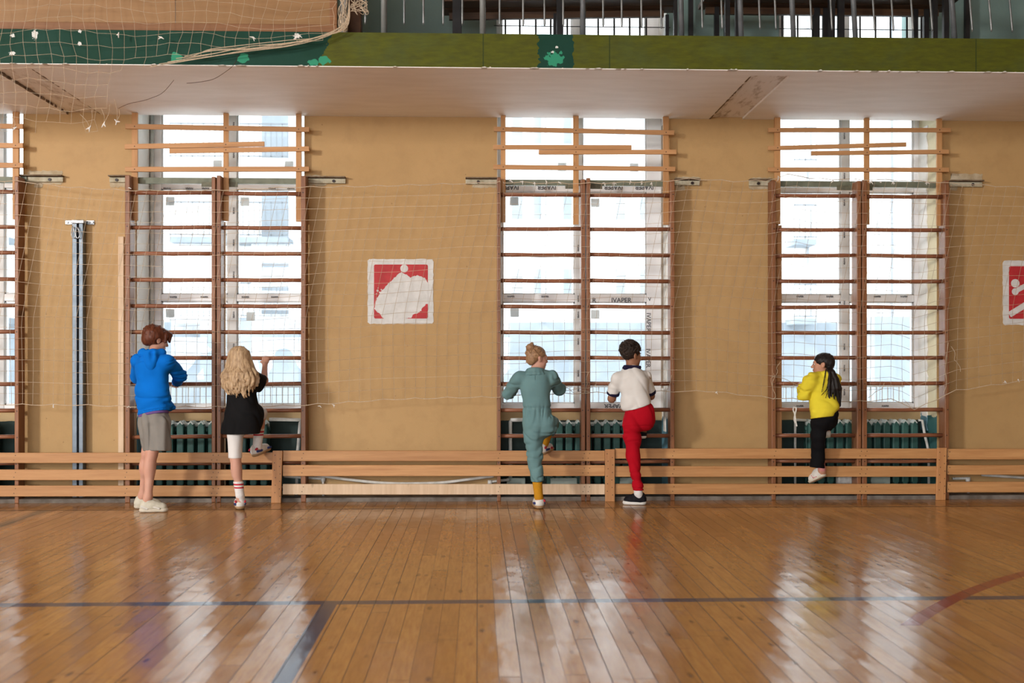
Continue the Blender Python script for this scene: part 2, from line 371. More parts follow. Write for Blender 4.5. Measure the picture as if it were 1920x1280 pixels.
struct('ceiling', MB().box(XL - .2, XR + .2, YF - .2, .55, HC, HC + .2), CEIL)
slab = struct('balcony_slab', MB().box(XL, XR, -1.599, -.001, SZ + .031, FT), CEIL)
j1, j2 = (X(127, 0), X(190, 0)), (X(1330, 0), X(1392, 0))
s = MB()
for a, b in ((XL, j1[0]), (j1[1], j2[0]), (j2[1], XR)): s.box(a, b, -1.6445, -.001, SZ, SZ + .029)
for a, b in (j1, j2): s.box(a, b, -1.6445, -1.50, SZ, SZ + .029)
struct('soffit', s, SOFFIT, slab)
s = MB()
for a, b in (j1, j2): s.box(a, b, -1.50, -.001, SZ + .018, SZ + .0301)
struct('soffit_joint', s, z_dirt, slab)
s = MB()
for xx, i in ((j1[0], 1), (j1[1], 1), (j2[0], 0)):
    n = 40
    for k in range(n):
        y0 = -1.5 + 1.5 * k / n
        if random.random() < .8:
            wd = random.uniform(.002, .011) * (1.6 if random.random() < .2 else 1); s.box(xx - wd * .5, xx + wd, y0, y0 + 1.5 / n, SZ - .0015, SZ + .017)
struct('crack', s, CRACK, slab)
s = MB(); n = 60; x0, x1 = XL, XR
struct('fascia', MB().box(XL, XR, -1.645, -1.60, SZ + .005, FT), FASCIA, slab)
s = MB(); rr = random.Random(3)
for k in range(34):
    u = rr.uniform(0, 1920); q = P(u, 127 + u * .002, -1.647); a = rr.uniform(.005, .03); h = rr.uniform(.002, .011)
    s.add([(q.x - a, -1.66, SZ), (q.x + a, -1.66, SZ), (q.x + a * .3, -1.655, SZ + h), (q.x - a * .5, -1.655, SZ + h * .7), (q.x - a, -1.62, SZ - .002), (q.x + a, -1.62, SZ - .002)],
          [(0, 1, 2, 3), (0, 4, 5, 1), (1, 5, 2), (0, 3, 4), (3, 2, 5, 4)])
struct('chipped_plaster', s, FOAM, slab)
GRITTY = mat('dusty_concrete', (.10, .085, .07), (.20, .18, .16), 9, rough=.9)
s = MB().box(XL, XR, -.183, -.001, 0, .035)
struct('baseboard_back', s, GRITTY)

# ------------------------------------------------------------------ windows
def text(name, body, size, at, rot, parent, m=INK, bold=.0):
    c = bpy.data.curves.new(name, 'FONT'); c.body = body; c.size = size; c.align_x = 'CENTER'; c.align_y = 'CENTER'; c.extrude = .0004; c.offset = bold
    t = bpy.data.objects.new('tmp', c); COL.objects.link(t)
    me = bpy.data.meshes.new_from_object(t.evaluated_get(bpy.context.evaluated_depsgraph_get())); me.name = name
    bpy.data.objects.remove(t)
    me.transform(Matrix.Translation(Vector(at) - ORG[parent]) @ Matrix.Rotation(rot, 4, 'Y') @ Matrix.Rotation(math.pi / 2, 4, 'X'))
    me.materials.clear(); o = link(name, me, m, parent); return o
YW = .45
def window(n, op, cols, rows, mull, reveal, frame_m=WHITEPVC, uv0=None, low=False):
    """op: opening in X; cols: glass px spans at YW; rows: glass px rows; the frame fills everything between."""
    root = thing('window_%d' % n, (op[0], YW, 0), None, None, None, 'structure')
    z0, z1 = Z(770, YW), HT
    x0, x1 = op
    fr = MB(); y0, y1 = YW - .055, YW + .055
    gx = [(X(a, YW), X(b, YW)) for a, b in cols]; gz = [(Z(b, YW), Z(a, YW)) for a, b in rows]
    if uv0: z0, z1 = uv0
    gz = [(max(a, z0 + .03), min(b, z1 - .02)) for a, b in gz]
    xs = [x0 + .001] + [e for g in gx for e in g] + [x1 - .001]
    for i in range(0, len(xs), 2):
        if xs[i+1] > xs[i]:
            build(MB().box(xs[i], xs[i+1], y0, y1, z0, z1), 'mullion' if 0 < i < len(xs) - 2 else 'frame_side', frame_m if not (0 < i < len(xs) - 2) else SILVERPVC, root, bevel=.006)
    gz.sort(); zs = [z0] + [e for g in gz for e in g] + [z1]
    for i in range(0, len(zs), 2):
        for a, b in gx:
            build(MB().box(a, b, y0 + .004, y1 - .004, zs[i], zs[i+1]), 'transom' if 0 < i < len(zs) - 2 else 'frame_rail', frame_m, root, bevel=.006)
    for a, b in gx:
        for c, d in gz:
            p = build(MB().box(a, b, YW - .004, YW + .004, c, d), 'pane', GLASS, root)
            g = MB()
            for e in ((a, a + .012, c, d), (b - .012, b, c, d), (a, b, c, c + .012), (a, b, d - .012, d)): g.box(e[0], e[1], YW - .03, YW - .012, e[2], e[3])
            build(g, 'glazing_bead', SILVERPVC, root)
    for sx, nm, m in ((x0, 'reveal_left', reveal[0]), (x1, 'reveal_right', reveal[1])):
        t = .004
        build(MB().box(sx - (0 if nm == 'reveal_left' else t), sx + (t if nm == 'reveal_left' else 0), .003, YW - .056, 0.04 if not uv0 else uv0[0], z1 - .002), nm, m, root)
    return root
w1 = window(1, OPEN[0], [(-240, -60), (12, 78)], [(188, 340), (358, 553), (566, 757)], None, (PLASTER, PLASTER))
w2 = window(2, OPEN[1], [(305, 429), (446, 580)], [(188, 341), (358, 553), (566, 757)], None, (PLASTER, PLASTER))
w3 = window(3, OPEN[2], [(942, 1077), (1091, 1211)], [(188, 341), (360, 552), (566, 756)], None, (PLASTER, PLASTER))
w4 = window(4, OPEN[3], [(1450, 1574), (1589, 1710)], [(188, 339), (358, 552), (565, 756)], None, (PLASTER2, PLASTER2))
w5 = window(5, UOP[0], [(940, 1072), (1086, 1209)], [(-300, 140)], None, (TEAL, PLASTER), uv0=(3.98, 6.4))
w6 = window(6, UOP[1], [(1466, 1570), (1588, 1703)], [(-300, 140)], None, (TEAL, PLASTER), uv0=(3.98, 6.4))
w7 = window(7, UOP[2], [(305, 429), (446, 580)], [(-300, 140)], None, (TEAL, PLASTER), uv0=(3.98, 6.4))
for a, b in OPEN + UOP: pass
# blue-black sealant and foam down the right-hand reveals
def ragged(x, y0, y1, za, zb, m, name, parent, step=.05, amp=.02):
    s = MB(); r = random.Random(int(za * 100 + y0 * 1000)); n = int((zb - za) / step)
    pts = [(y0 + r.uniform(-amp, amp), za + (zb - za) * i / n) for i in range(n + 1)]
    for i in range(n):
        s.add([(x - .012, pts[i][0], pts[i][1]), (x - .012, y1, pts[i][1]), (x - .012, y1, pts[i+1][1]), (x - .012, pts[i+1][0], pts[i+1][1]),
               (x - .003, pts[i][0] - .006, pts[i][1]), (x - .003, pts[i+1][0] - .006, pts[i+1][1])], [(0, 1, 2, 3), (0, 3, 5, 4)])
    return build(s, name, m, parent)
ragged(OPEN[3][1], .20, .40, .6, SZ, PLASTER, 'foam_seal', w4)
ragged(OPEN[2][1], .12, .22, .6, SZ, FOAM, 'foam_seal', w3, amp=.012)
ragged(OPEN[2][1], .24, .33, 1.0, SZ, mat('bare_board', (.40, .33, .25), (.30, .24, .18), 6, rough=.8), 'bare_board', w3, amp=.01)
SIL = YW - .0565
def lett(root, u, v, s='IVAPER', size=.075, rot=0, y=SIL, m=INK, bold=.001): text('lettering', s, size, P(u, v, y), rot, root, m, bold)
PI = math.pi
lett(w3, 1165, 563, size=.062); lett(w3, 1114, 563, 'R', .062); lett(w3, 1218, 561, 'V', .05)
lett(w3, 1216, 604, size=.058, rot=PI / 2, m=INK); lett(w3, 1215, 671, size=.058, rot=PI / 2)
lett(w3, 1152, 761, size=.062, rot=PI)
for u in (955, 1025, 1150, 1208): lett(w3, u, 351, size=.058, rot=PI)
for u in (958, 1022): lett(w3, u, 556, 'IVAPER', .022)
for v in (465, 560, 590, 640, 700, 728): lett(w3, 1084, v, 'IVAPER', .020, PI / 2)
for u in (313, 355, 385, 510, 545): lett(w2, u, 353, 'IVAPER', .022, PI)
for u in (325, 383, 460, 515): lett(w2, u, 557, 'IVAPER', .022)
for v in (235, 290, 395, 455, 515, 590, 650): lett(w2, 438, v, 'IVAPER', .020, PI / 2)
for u in (1500, 1556, 1645, 1695): lett(w4, u, 556, 'IVAPER', .022)
for v in (255, 330, 380, 440, 490, 570, 650, 690, 735): lett(w4, 1583, v, 'IVAPER', .020, PI / 2)
for u in (1660, 1500): lett(w4, u, 761, 'IVAPER', .022)
def sticker(root, u, v, w=16, h=16): 
    a, b = P(u, v, YW - .006), P(u + w, v + h, YW - .006); build(MB().box(a.x, b.x, YW - .0065, YW - .0045, b.z, a.z), 'sticker', TAPE, root)
for r_, lst in ((w3, [(1046, 305), (1181, 306), (956, 369), (1108, 372), (1108, 581), (957, 578)]), (w2, [(400, 300), (534, 302), (311, 369), (451, 370), (311, 579), (462, 585)])):
    for u, v in lst: sticker(r_, u, v)
# the niche below each window board
for i, (a, b) in enumerate(OPEN):
    build(MB().box(a + .005, b - .005, .345, .359, .036, Z(773, .36)), 'niche_panel', NICHE, (w1, w2, w3, w4)[i])

# ------------------------------------------------------------------ outdoors, behind the panes
GROUNDM = mat('outdoor_ground', (.84, .85, .86), (.77, .78, .80), .6, rough=.9)
struct('ground', MB().box(-60, 60, .56, 60, -1.0, -.5), GROUNDM)
FAC = mat('facade_white', (.72, .71, .69), (.66, .66, .66), .3, rough=.85)
FACG = mat('facade_grey', (.155, .18, .205), (.20, .225, .25), .8, rough=.85)
FACW = mat('facade_window', (.18, .205, .23), (.24, .265, .29), .5, rough=.4)
FACR = mat('facade_railing', (.13, .14, .155), (.11, .12, .13), rough=.6)
FACB = mat('facade_beige', (.62, .55, .46), (.55, .48, .40), .4, rough=.85)
YB = 31.0
FENCEM = mat('fence_grey', (.30, .32, .35), (.25, .27, .30), rough=.6)
bl = thing('apartment_building', (0, YB, -.5), 'pale apartment block with railed balconies standing across the yard', 'building')
gz0 = Z(604, YB)
build(MB().box(-30, 34, YB, YB + 8, gz0, 22), 'upper_wall', FAC, bl)
build(MB().box(-30, 34, YB - .15, YB + 8, -.5, gz0), 'ground_storey', FACG, bl)
FL = [Z(v, YB) for v in (598, 452, 310, 165, 20)]
def fwin(u0, u1, zf, h0=.0, h1=2.2, m=FACW):
    f = MB().box(X(u0, YB), X(u1, YB), YB - .06, YB, zf + h0, zf + h1); o = build(f, 'window', FAC, bl)
    build(MB().box(X(u0, YB) + .08, X(u1, YB) - .08, YB - .07, YB - .055, zf + h0 + .08, zf + h1 - .08), 'window_pane', m, o)
for k, zf in enumerate(FL):
    for u0, u1 in ((335, 550), (1472, 1513), (-120, 35)):
        a, b = X(u0, YB), X(u1, YB)
        build(MB().box(a, b, YB - 1.2, YB, zf - .22, zf), 'balcony_floor', FACG if k < 2 else FAC, bl)
        r = MB(); yy = YB - 1.18; n = int((b - a) / .2)
        for i in range(n + 1): r.box(a + (b - a) * i / n - .015, a + (b - a) * i / n + .015, yy, yy + .03, zf + (.1 if i % 2 else 0), zf + (1.15 if i % 2 else 1.28))
        r.box(a, b, yy, yy + .04, zf + 1.24, zf + 1.3); r.box(a, b, yy, yy + .04, zf + .05, zf + .1)
        build(r, 'railing', FACR, bl)
    fwin(487, 546, zf, 0, 2.25)
    fwin(-80, -20, zf, 0, 2.25)
    for u0, u1 in ((955, 984), (996, 1028), (1052, 1076), (1150, 1176), (1195, 1222)): fwin(u0, u1, zf, .75, 2.0)
    fwin(1600, 1640, zf, .4, 2.1, FACB); fwin(1462, 1470, zf, .4, 2.1)
p = MB()
for u in (1516, 1648, 1674, 1086, 1018): p.box(X(u, YB) - .07, X(u, YB) + .07, YB - .3, YB, gz0, 20)
build(p, 'downpipe', mat('downpipe_grey', (.42, .44, .47), rough=.6), bl)
ga = MB().box(X(375, 24), X(560, 24), 24, 26.5, -.5, Z(600, 24)); g = build(ga, 'garage', FACG); tag(g, 'grey flat-roofed shed standing in the yard behind the left window', 'shed')
g = build(MB().box(X(1640, 22), X(1735, 22), 22, 25, -.5, Z(592, 22)), 'garage', FACG); tag(g, 'grey flat-roofed shed standing in the yard behind the right window', 'shed')
for (a, b), lab in zip(OPEN[1:], ('left', 'middle', 'right')):
    yy = 1.7; f = thing('yard_fence', (a - .2, yy, -.5), 'thin steel bar fence outside the %s window in full view' % lab, 'fence', 'bar fences outside the windows')
    s = MB(); x = a - .3
    while x < b + .35: s.box(x - .005, x + .005, yy - .005, yy + .005, -.5, Z(716, yy)); x += .062
    build(s, 'bars', FENCEM, f); build(MB().box(a - .33, b + .38, yy - .01, yy + .01, Z(724, yy) - .012, Z(724, yy) + .012), 'top_rail', FENCEM, f)

# ------------------------------------------------------------------ wall bars
YU0, YU1, YR = -.19, -.055, -.125
UP = [(27, 35), (234, 243.5), (396.5, 404), (406, 414), (564, 573.5), (932, 939), (1089.5, 1097.5), (1099.5, 1107), (1257, 1265), (1447, 1455), (1607, 1615), (1617, 1626), (1772, 1780)]
def ux(i, s): return X(UP[i][s], YU0)
RV = [364.5, 428.5, 477, 526, 574.5, 623, 671, 719.5, 768.5, 817, 866, 914]
RZ = [Z(v, YR) for v in RV]; BT = Z(333, YU0)
NAIL = mat('nail_head', (.03, .02, .02), rough=.4)
def wallbars(x0, x1, x2, x3, label):
    r = thing('wall_bars', ((x0 + x3) / 2, -.12, 0), label, 'wall bars', 'wall bars along the windows')
    for a, b in ((x0, x1), (x2, x3)):
        u = build(MB().box(a, b, YU0, YU1, .0, BT + random.uniform(-.01, .01)), 'upright', BARWOOD, r, bevel=.006)
        for z in RZ: xm = (a + b) / 2 + random.uniform(-.006, .006); build(MB().tube([(xm, YU0 - .0012, z), (xm, YU0 + .004, z)], .0055, 6), 'nail', NAIL, u)
    n = 12; prof = [(math.cos(2 * PI * k / n) * .021, math.sin(2 * PI * k / n) * .0185) for k in range(n)]
    first = None
    for k, z in enumerate(RZ):
        if first is None or k < 3 or random.random() < .5:
            s = MB(); ja, jb = random.uniform(-.004, .004), random.uniform(-.004, .004)
            ring = lambda x, dz, q=1: [(x, YR + c * q, z + dz + d * q) for c, d in prof]
            vs = ring(x1 - .01, ja) + ring(x1 + .15, ja * .7) + ring((x1 + x2) / 2, (ja + jb) / 2 - .002) + ring(x2 - .15, jb * .7) + ring(x2 + .01, jb)
            fs = [(i * n + j, i * n + (j + 1) % n, (i + 1) * n + (j + 1) % n, (i + 1) * n + j) for i in range(4) for j in range(n)] + [tuple(range(n)), tuple(range(5 * n - 1, 4 * n - 1, -1))]
            first = build(s.add(vs, fs), 'rung', RUNG, r, smooth=True); zf = z
        else:
            copy_part(first, (0, 0, z - zf))
    return r
w0l = ux(0, 0) - .79
wallbars(w0l, w0l + .036, ux(0, 0), ux(0, 1), 'ladder of brown wall bars cut off by the left picture edge')
wallbars(ux(1, 0), ux(1, 1), ux(2, 0), ux(2, 1), 'ladder of brown wall bars in front of the boy in the blue hoodie')
wallbars(ux(3, 0), ux(3, 1), ux(4, 0), ux(4, 1), 'ladder of brown wall bars gripped by the girl with long loose hair')
wallbars(ux(5, 0), ux(5, 1), ux(6, 0), ux(6, 1), 'ladder of brown wall bars in front of the girl in the teal jumpsuit')
wallbars(ux(7, 0), ux(7, 1), ux(8, 0), ux(8, 1), 'ladder of brown wall bars in front of the boy in red trousers')
wallbars(ux(9, 0), ux(9, 1), ux(10, 0), ux(10, 1), 'ladder of brown wall bars climbed by the girl in the yellow hoodie')
wallbars(ux(11, 0), ux(11, 1), ux(12, 0), ux(12, 1), 'empty ladder of brown wall bars beside the rightmost climber')

# timber lattices over the window heads, steel rails, support boards
WN = [('at the left picture edge', 'left cut-off window'), ('above the boy in the blue hoodie', 'window behind the boy in blue'), ('above the teal jumpsuit', 'window behind the teal jumpsuit'), ('above the yellow hoodie', 'window behind the yellow hoodie')]
def lattice(verts, hz, label):
    x0 = X(verts[-1][0], -.09)
    r = thing('timber_lattice', (x0, -.09, Z(410, -.09)), label, 'lattice', 'batten lattices over the window tops')
    for a, b, c in verts: build(MB().box(X(a, -.09), X(b, -.09), -.099, -.075, Z(c, -.09), SZ - .002), 'batten', BATTENZ, r, bevel=.003)
    for u0, v0, u1, v1, w in hz:
        a, b = P(u0, v0, -.112), P(u1, v1, -.112)
        bt = build(MB().bar(a, b, w / 205, .023), 'batten', BATTEN, r, bevel=.003)
        for e in verts:
            xm = X((e[0] + e[1]) / 2, -.112)
            if min(a.x, b.x) < xm < max(a.x, b.x):
                zz = a.z + (b.z - a.z) * (xm - a.x) / (b.x - a.x); build(MB().tube([(xm, -.1245, zz), (xm, -.12, zz)], .005, 6), 'nail', NAIL, bt)
lattice([(24, 36, 415)], [(-330, 234, 44, 237, 9), (-330, 272, 44, 273, 9), (-330, 309, 44, 310, 9)], 'batten lattice over the window cut off by the left picture edge')
lattice([(247.5, 258.5, 416), (419, 429, 416), (555, 565.5, 417)], [(235, 237, 580, 243, 9), (234, 275, 496, 270, 9), (318, 283, 580, 279, 9), (235, 317.5, 580, 317, 9)], 'batten lattice over the window behind the boy in blue')
lattice([(939, 948, 417), (1074.5, 1085, 420), (1243, 1254, 420)], [(926, 242, 1264, 249, 8.5), (925, 276, 1184, 276.5, 8.5), (1010, 285.5, 1268, 285, 8.5), (925, 313, 1266, 317, 8.5)], 'batten lattice over the window behind the teal jumpsuit')
lattice([(1452, 1463, 418), (1620, 1630, 418), (1756, 1766, 420)], [(1440, 244, 1782, 244, 8), (1440, 278, 1699, 271, 8), (1521, 287.5, 1779, 284.5, 8), (1440, 318, 1779, 318.5, 8)], 'batten lattice over the window behind the yellow hoodie')
def rail(u0, u1, g0, g1, plates, label):
    r = thing('steel_rail', (X(u0, -.03), -.03, Z(341, -.03)), label, 'rail', 'steel rails tying the wall bars to the piers')
    y0, y1 = -.045, -.012
    zt, zb = Z(336, y0), Z(347, y0)
    c = [(y0, zt), (y1, zt), (y1, zt - .006), (y0 + .006, zt - .006), (y0 + .006, zb + .004), (y1, zb + .004), (y1, zb), (y0, zb)]
    build(MB().xprism(c, X(u0, y0), X(u1, y0)), 'channel', STEELG, r)
    for a, b in g0, g1:
        if b > a: 
            build(MB().box(X(a, -.03), X(b, -.03), -.03, -.001, Z(345, -.03), Z(336, -.03)), 'end_plate', mat('chipped_white_metal', (.50, .47, .36), (.34, .30, .20), 12, rough=.6, bmp=.4), r, bevel=.003)
            build(MB().box(X(a, -.035), X(b, -.035), -.075, -.001, Z(335.2, -.035), Z(333, -.035)), 'flange', mat('rusty_edge', (.10, .06, .035), (.2, .15, .1), 20, rough=.8), r)
            xm = X(a * .3 + b * .7 if a > u0 + 100 else a * .6 + b * .4, -.03); build(MB().tube([(xm, -.04, Z(341, -.03)), (xm, -.03, Z(341, -.03))], .014, 8), 'bolt', NAIL, r)
    for a, b in plates: build(MB().box(X(a, -.047), X(b, -.047), -.052, -.0455, Z(353, -.047), Z(344, -.047)), 'joint_plate', STEELD, r)
def plaster_patch(u0, u1, v0, v1, seed):
    build(MB().prism(pxz(ragpoly(rrect(u0, v0, u1, v1, 3), 1.3, 4, seed)), -.003, -.0003), 'plaster_patch', mat('bare_plaster', (.50, .43, .31), (.36, .28, .17), 9, rough=.9, bmp=.4), wb)
def ragpoly(poly, amp, step=3.0, seed=1):
    r = random.Random(seed); out = []
    for i, (a, b) in enumerate(poly):
        c, d = poly[(i + 1) % len(poly)]; L = math.hypot(c - a, d - b); n = max(1, int(L / step))
        for k in range(n): out.append((a + (c - a) * k / n + r.uniform(-amp, amp), b + (d - b) * k / n + r.uniform(-amp, amp)))
    return out
def rrect(u0, v0, u1, v1, rad, n=5):
    pts = []
    for cx, cy, a0 in ((u1 - rad, v0 + rad, -90), (u1 - rad, v1 - rad, 0), (u0 + rad, v1 - rad, 90), (u0 + rad, v0 + rad, 180)):
        for k in range(n + 1):
            a = math.radians(a0 + 90 * k / n); pts.append((cx + rad * math.cos(a), cy + rad * math.sin(a)))
    return pts
def pxz(poly, Y=0): return [(P(u, v, Y).x, P(u, v, Y).z) for u, v in poly]
for k, q in enumerate(((52, 117, 320, 345), (64, 80, 343, 352), (206, 236, 333, 351), (574, 612, 329, 348), (885, 932, 336, 352), (1266, 1312, 331, 347), (1266, 1284, 346, 357), (1405, 1446, 333, 355), (1783, 1842, 326, 344), (1782, 1795, 346, 357))): plaster_patch(*q, k)
rail(-330, 50, (0, 0), (36, 118), [], 'steel rail at the pier beside the left picture edge')
rail(258, 566, (205, 240), (574, 648), [(378, 397), (430, 446)], 'steel rail across the window behind the boy in blue')
rail(946, 1244, (873, 932), (1265, 1312), [(1060, 1078), (1107, 1129)], 'steel rail across the window behind the teal jumpsuit')
rail(1464, 1756, (1405, 1447), (1781, 1842), [(1569, 1600), (1630, 1636)], 'steel rail across the window behind the yellow hoodie')
for (a, b, v0, v1, y, m, lab) in [(222.5, 233, 446, 935, -.03, PALE, 'pale unpainted timber leaning beside the blue-hooded boy'),
        (245.5, 253.5, 418, 930, -.035, PALE, 'pale board behind the bars just past the leaning timber'),
        (414.5, 423, 418, 930, -.035, PALE, 'pale board beside the girl with long loose hair'),
        (1456.5, 1465, 420, 930, -.035, PINEZ, 'upright board behind the bars left of the yellow hoodie'),
        (1598, 1607, 372, 930, -.035, PINEZ, 'upright board behind the bars right of the ponytail'),
        (1763, 1772, 420, 930, -.035, PINEZ, 'upright board behind the bars at the rightmost window edge')]:
    o = build(MB().box(X(a, y), X(b, y), y - .018, y + .018, .036, Z(v0, y)), 'timber_board', m, bevel=.004); tag(o, lab, 'board', 'boards set upright behind the wall bars')

# ------------------------------------------------------------------ plank barrier along the foot of the bars
bars = [(-420, 513, (848, 867), (880, 899.5), (910, 930), (511.5, 530)), (530, 1134.5, (844.5, 864), (871.5, 892), (907, 926.5), (1134.5, 1152.5)),
        (1152.5, 1757, (840.5, 859.5), (873.5, 893.5), (906.5, 926), (1757, 1774.5)), (1774.5, 2420, (841, 861), (871.5, 889.5), (902.5, 922.5), None)]
labs = ['plank barrier behind the boy in blue, cut by the left picture edge', 'plank barrier running under the whitewashed red sign', 'plank barrier the girl in the yellow hoodie climbs', 'short plank barrier at the right picture edge']
YP = -.215
for i, (u0, u1, a, b, c, post) in enumerate(bars):
    r = thing('plank_barrier', (X((u0 + u1) / 2, YP), YP, 0), labs[i], 'barrier', 'plank barriers along the wall bars')
    for k, (t, q) in enumerate((a, b, c)):
        um = (u0 + u1) / 2
        dz = random.uniform(-.004, .004)
        A, B = P(u0 + .6, (t + q) / 2 + (1 if k == 0 and i == 0 else 0), YP), P(u1 - .6, (t + q) / 2, YP)
        pk = build(MB().bar(A, B, (q - t) / 209, .026), 'plank', PALE if (i == 1 and k == 2) else PINE, r, bevel=.004)
        s = MB()
        for x0, x1 in [(ux(j, 0), ux(j, 1)) for j in range(13)]:
            xm = (x0 + x1) / 2
            if A.x < xm < B.x:
                zm = A.z + (B.z - A.z) * (xm - A.x) / (B.x - A.x)
                for d in (-.02, .022): build(MB().tube([(xm + d * .3, YP - .0145, zm + d), (xm + d * .3, YP - .01, zm + d)], .004, 6), 'screw', NAIL, pk)
    if post:
        dx = X(post[0] + (2 if i != 1 else 0), YP)
        pm = MB(); x0, x1 = X(post[0], -.24), X(post[1], -.24); zt = Z(843.5 - i, -.24); k = -.012 if i == 2 else (-.014 if i == 0 else .0)
        vs = [(x0 + k, -.252, 0), (x1 + k, -.252, 0), (x1 + k, -.2285, 0), (x0 + k, -.2285, 0), (x0, -.252, zt), (x1, -.252, zt), (x1, -.2285, zt), (x0, -.2285, zt)]
        p = build(pm.add(vs, [(0,3,2,1),(4,5,6,7),(0,1,5,4),(1,2,6,5),(2,3,7,6),(3,0,4,7)]), 'cover_board', PINEZ, r, bevel=.004)
        s = MB()
        for k in range(12):
            z = .06 + (zt - .1) * k / 11; xx = x0 + (.02 if k % 2 else .065) + random.uniform(-.006, .006); build(MB().tube([(xx, -.2535, z), (xx, -.25, z)], .0042, 6), 'screw', NAIL, p)

# ------------------------------------------------------------------ radiators and pipes
PALECAP = mat('pale_cap_white', (.55, .60, .58), (.40, .46, .44), 14, rough=.7)
def radiator(x0, x1, label):
    zt, zb, yc = Z(788, .17), .13, .17; n = max(2, int(round((x1 - x0) / .092))); dx = (x1 - x0) / n
    r = thing('radiator', ((x0 + x1) / 2, yc, 0), label, 'radiator', 'cast iron radiators under the windows')
    def section(x):
        m = MB(); hw = .032
        for yy in (yc - .045, yc + .045):
            pr = [(-hw, zb), (-hw, zt - .05), (-hw * .45, zt - .012), (0, zt), (hw * .45, zt - .012), (hw, zt - .05), (hw, zb), (hw * .45, zb - .03), (-hw * .45, zb - .03)]
            m.prism([(x + a, z) for a, z in pr], yy - .034, yy + .034)
        m.box(x - dx / 2, x + dx / 2, yc - .022, yc + .022, zt - .10, zt - .06); m.box(x - dx / 2, x + dx / 2, yc - .022, yc + .022, zb + .03, zb + .07)
        m.box(x - .012, x + .012, yc - .03, yc + .03, zb + .02, zt - .02)
        return m
    f = build(section(x0 + dx / 2), 'section', RADGREEN, r, bevel=.010)
    for k in range(1, n): copy_part(f, (dx * k, 0, 0))
    d = MB(); d.tube([(x0 + .01, yc, zt - .035), (x1 - .01, yc, zt - .035)], .020, 8)  # paler caps over the section tops, joined by a tube
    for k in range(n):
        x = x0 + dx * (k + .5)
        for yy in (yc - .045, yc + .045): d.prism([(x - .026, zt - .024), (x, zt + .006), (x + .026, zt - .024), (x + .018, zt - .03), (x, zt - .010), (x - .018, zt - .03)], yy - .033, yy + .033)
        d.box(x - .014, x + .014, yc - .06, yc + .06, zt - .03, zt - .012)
    build(d, 'pale_caps', PALECAP, r)
    for x in (x0 + dx * .5, x1 - dx * .5): build(MB().box(x - .02, x + .02, yc - .03, yc + .03, .0, zb), 'foot', RADGREEN, r)
    return r
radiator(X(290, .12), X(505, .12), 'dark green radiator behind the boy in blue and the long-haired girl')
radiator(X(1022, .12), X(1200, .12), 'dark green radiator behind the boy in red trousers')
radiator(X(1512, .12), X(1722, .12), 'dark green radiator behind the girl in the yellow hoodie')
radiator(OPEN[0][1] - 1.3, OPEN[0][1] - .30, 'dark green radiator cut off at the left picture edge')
def pipe(pts, r, label, m=RADWHITE, collars=(), name='heating_pipe', group='white heating pipes'):
    o = build(MB().tube(pts, r, 10), name, m, smooth=True); tag(o, label, 'pipe', group)
    for c, rad, h in collars:
        c = Vector(c); build(MB().tube([c - Vector((0, 0, h / 2)), c + Vector((0, 0, h / 2))], rad, 10), 'pipe_joint', m, o, smooth=True)
def curve(pts, n=14):
    pts = [Vector(p) for p in pts]; out = []; q = [pts[0]] + pts + [pts[-1]]
    for i in range(1, len(q) - 2):
        for k in range(n):
            t = k / n; a, b, c, d = q[i-1], q[i], q[i+1], q[i+2]
            out.append(.5 * ((2*b) + (c-a)*t + (2*a-5*b+4*c-d)*t*t + (3*b-a-3*c+d)*t**3))
    return out + [pts[-1]]
pipe(curve([P(585, 889, -.085), P(640, 897, -.085), P(725, 905.5, -.085), P(820, 905, -.085), P(880, 898, -.085), P(926, 892, -.085)], 8), .014, 'white sagging plastic pipe behind the barrier under the painted-over sign')
pipe([P(532, 893, -.02), P(606, 897, -.02), P(606, 900, -.02), P(606.5, 936, -.02)], .012, 'white pipe bending to the floor at left end of the sagging pipe', collars=[(P(606, 898, -.02), .022, .04)])
pipe([P(955, 899, -.02), P(919, 903, -.02), P(919, 906, -.02), P(920, 936, -.02)], .012, 'white pipe bending to the floor at right end of the sagging pipe', collars=[(P(919, 904, -.02), .022, .04)])
pipe([P(1786, 897, -.02), P(1815, 896, -.02), P(1815, 900, -.02), P(1816, 935, -.02)], .012, 'white pipe standing behind the short barrier at right picture edge', collars=[(P(1815, 898, -.02), .022, .04)])
pipe([P(1840, 890, -.03), P(1930, 896, -.03), P(2400, 903, -.03)], .012, 'white pipe sloping along the wall at the right picture edge')
pipe([P(505, 786, .16), P(564, 787, .16), P(563, 792, .16), P(558, 850, .14), P(556, 930, .14)], .016, 'white radiator pipe right of the long-haired girl')
pipe([P(1020, 787, .16), P(958, 787, .16), P(957, 790, .16), P(957, 930, .16)], .017, 'white radiator pipe left of the teal jumpsuit')
pipe([P(1512, 788, .16), P(1492, 787, .16), P(1491, 792, .16), P(1491, 930, .16)], .012, 'white radiator pipe left of the yellow-hooded climber')
pipe([P(1722, 788, .16), P(1729, 788, .16), P(1733, 810, .15), P(1741, 845, .15), P(1742, 930, .15)], .013, 'white slanting radiator pipe at the rightmost window corner')
pipe(curve([P(265, 216, .36), P(266, 300, .35), P(267, 420, .36), P(269, 560, .35), P(270, 690, .36)], 8), .006, 'dark cable hanging down the reveal beside the boy in blue', WIRE, name='cable', group=None)
pipe([P(285, 216, .37), P(285, 770, .37)], .018, 'white conduit running down the left reveal of the window behind the boy in blue', RADWHITE, name='conduit', group=None)
o = build(MB().box(X(1571, .0), X(1602, .0), -.012, .075, .036, Z(895, .0)), 'paper_bundle', WHITECLOTH, bevel=.02); tag(o, 'white crumpled bundle lying on the ground behind the barrier below the radiator', 'bundle')
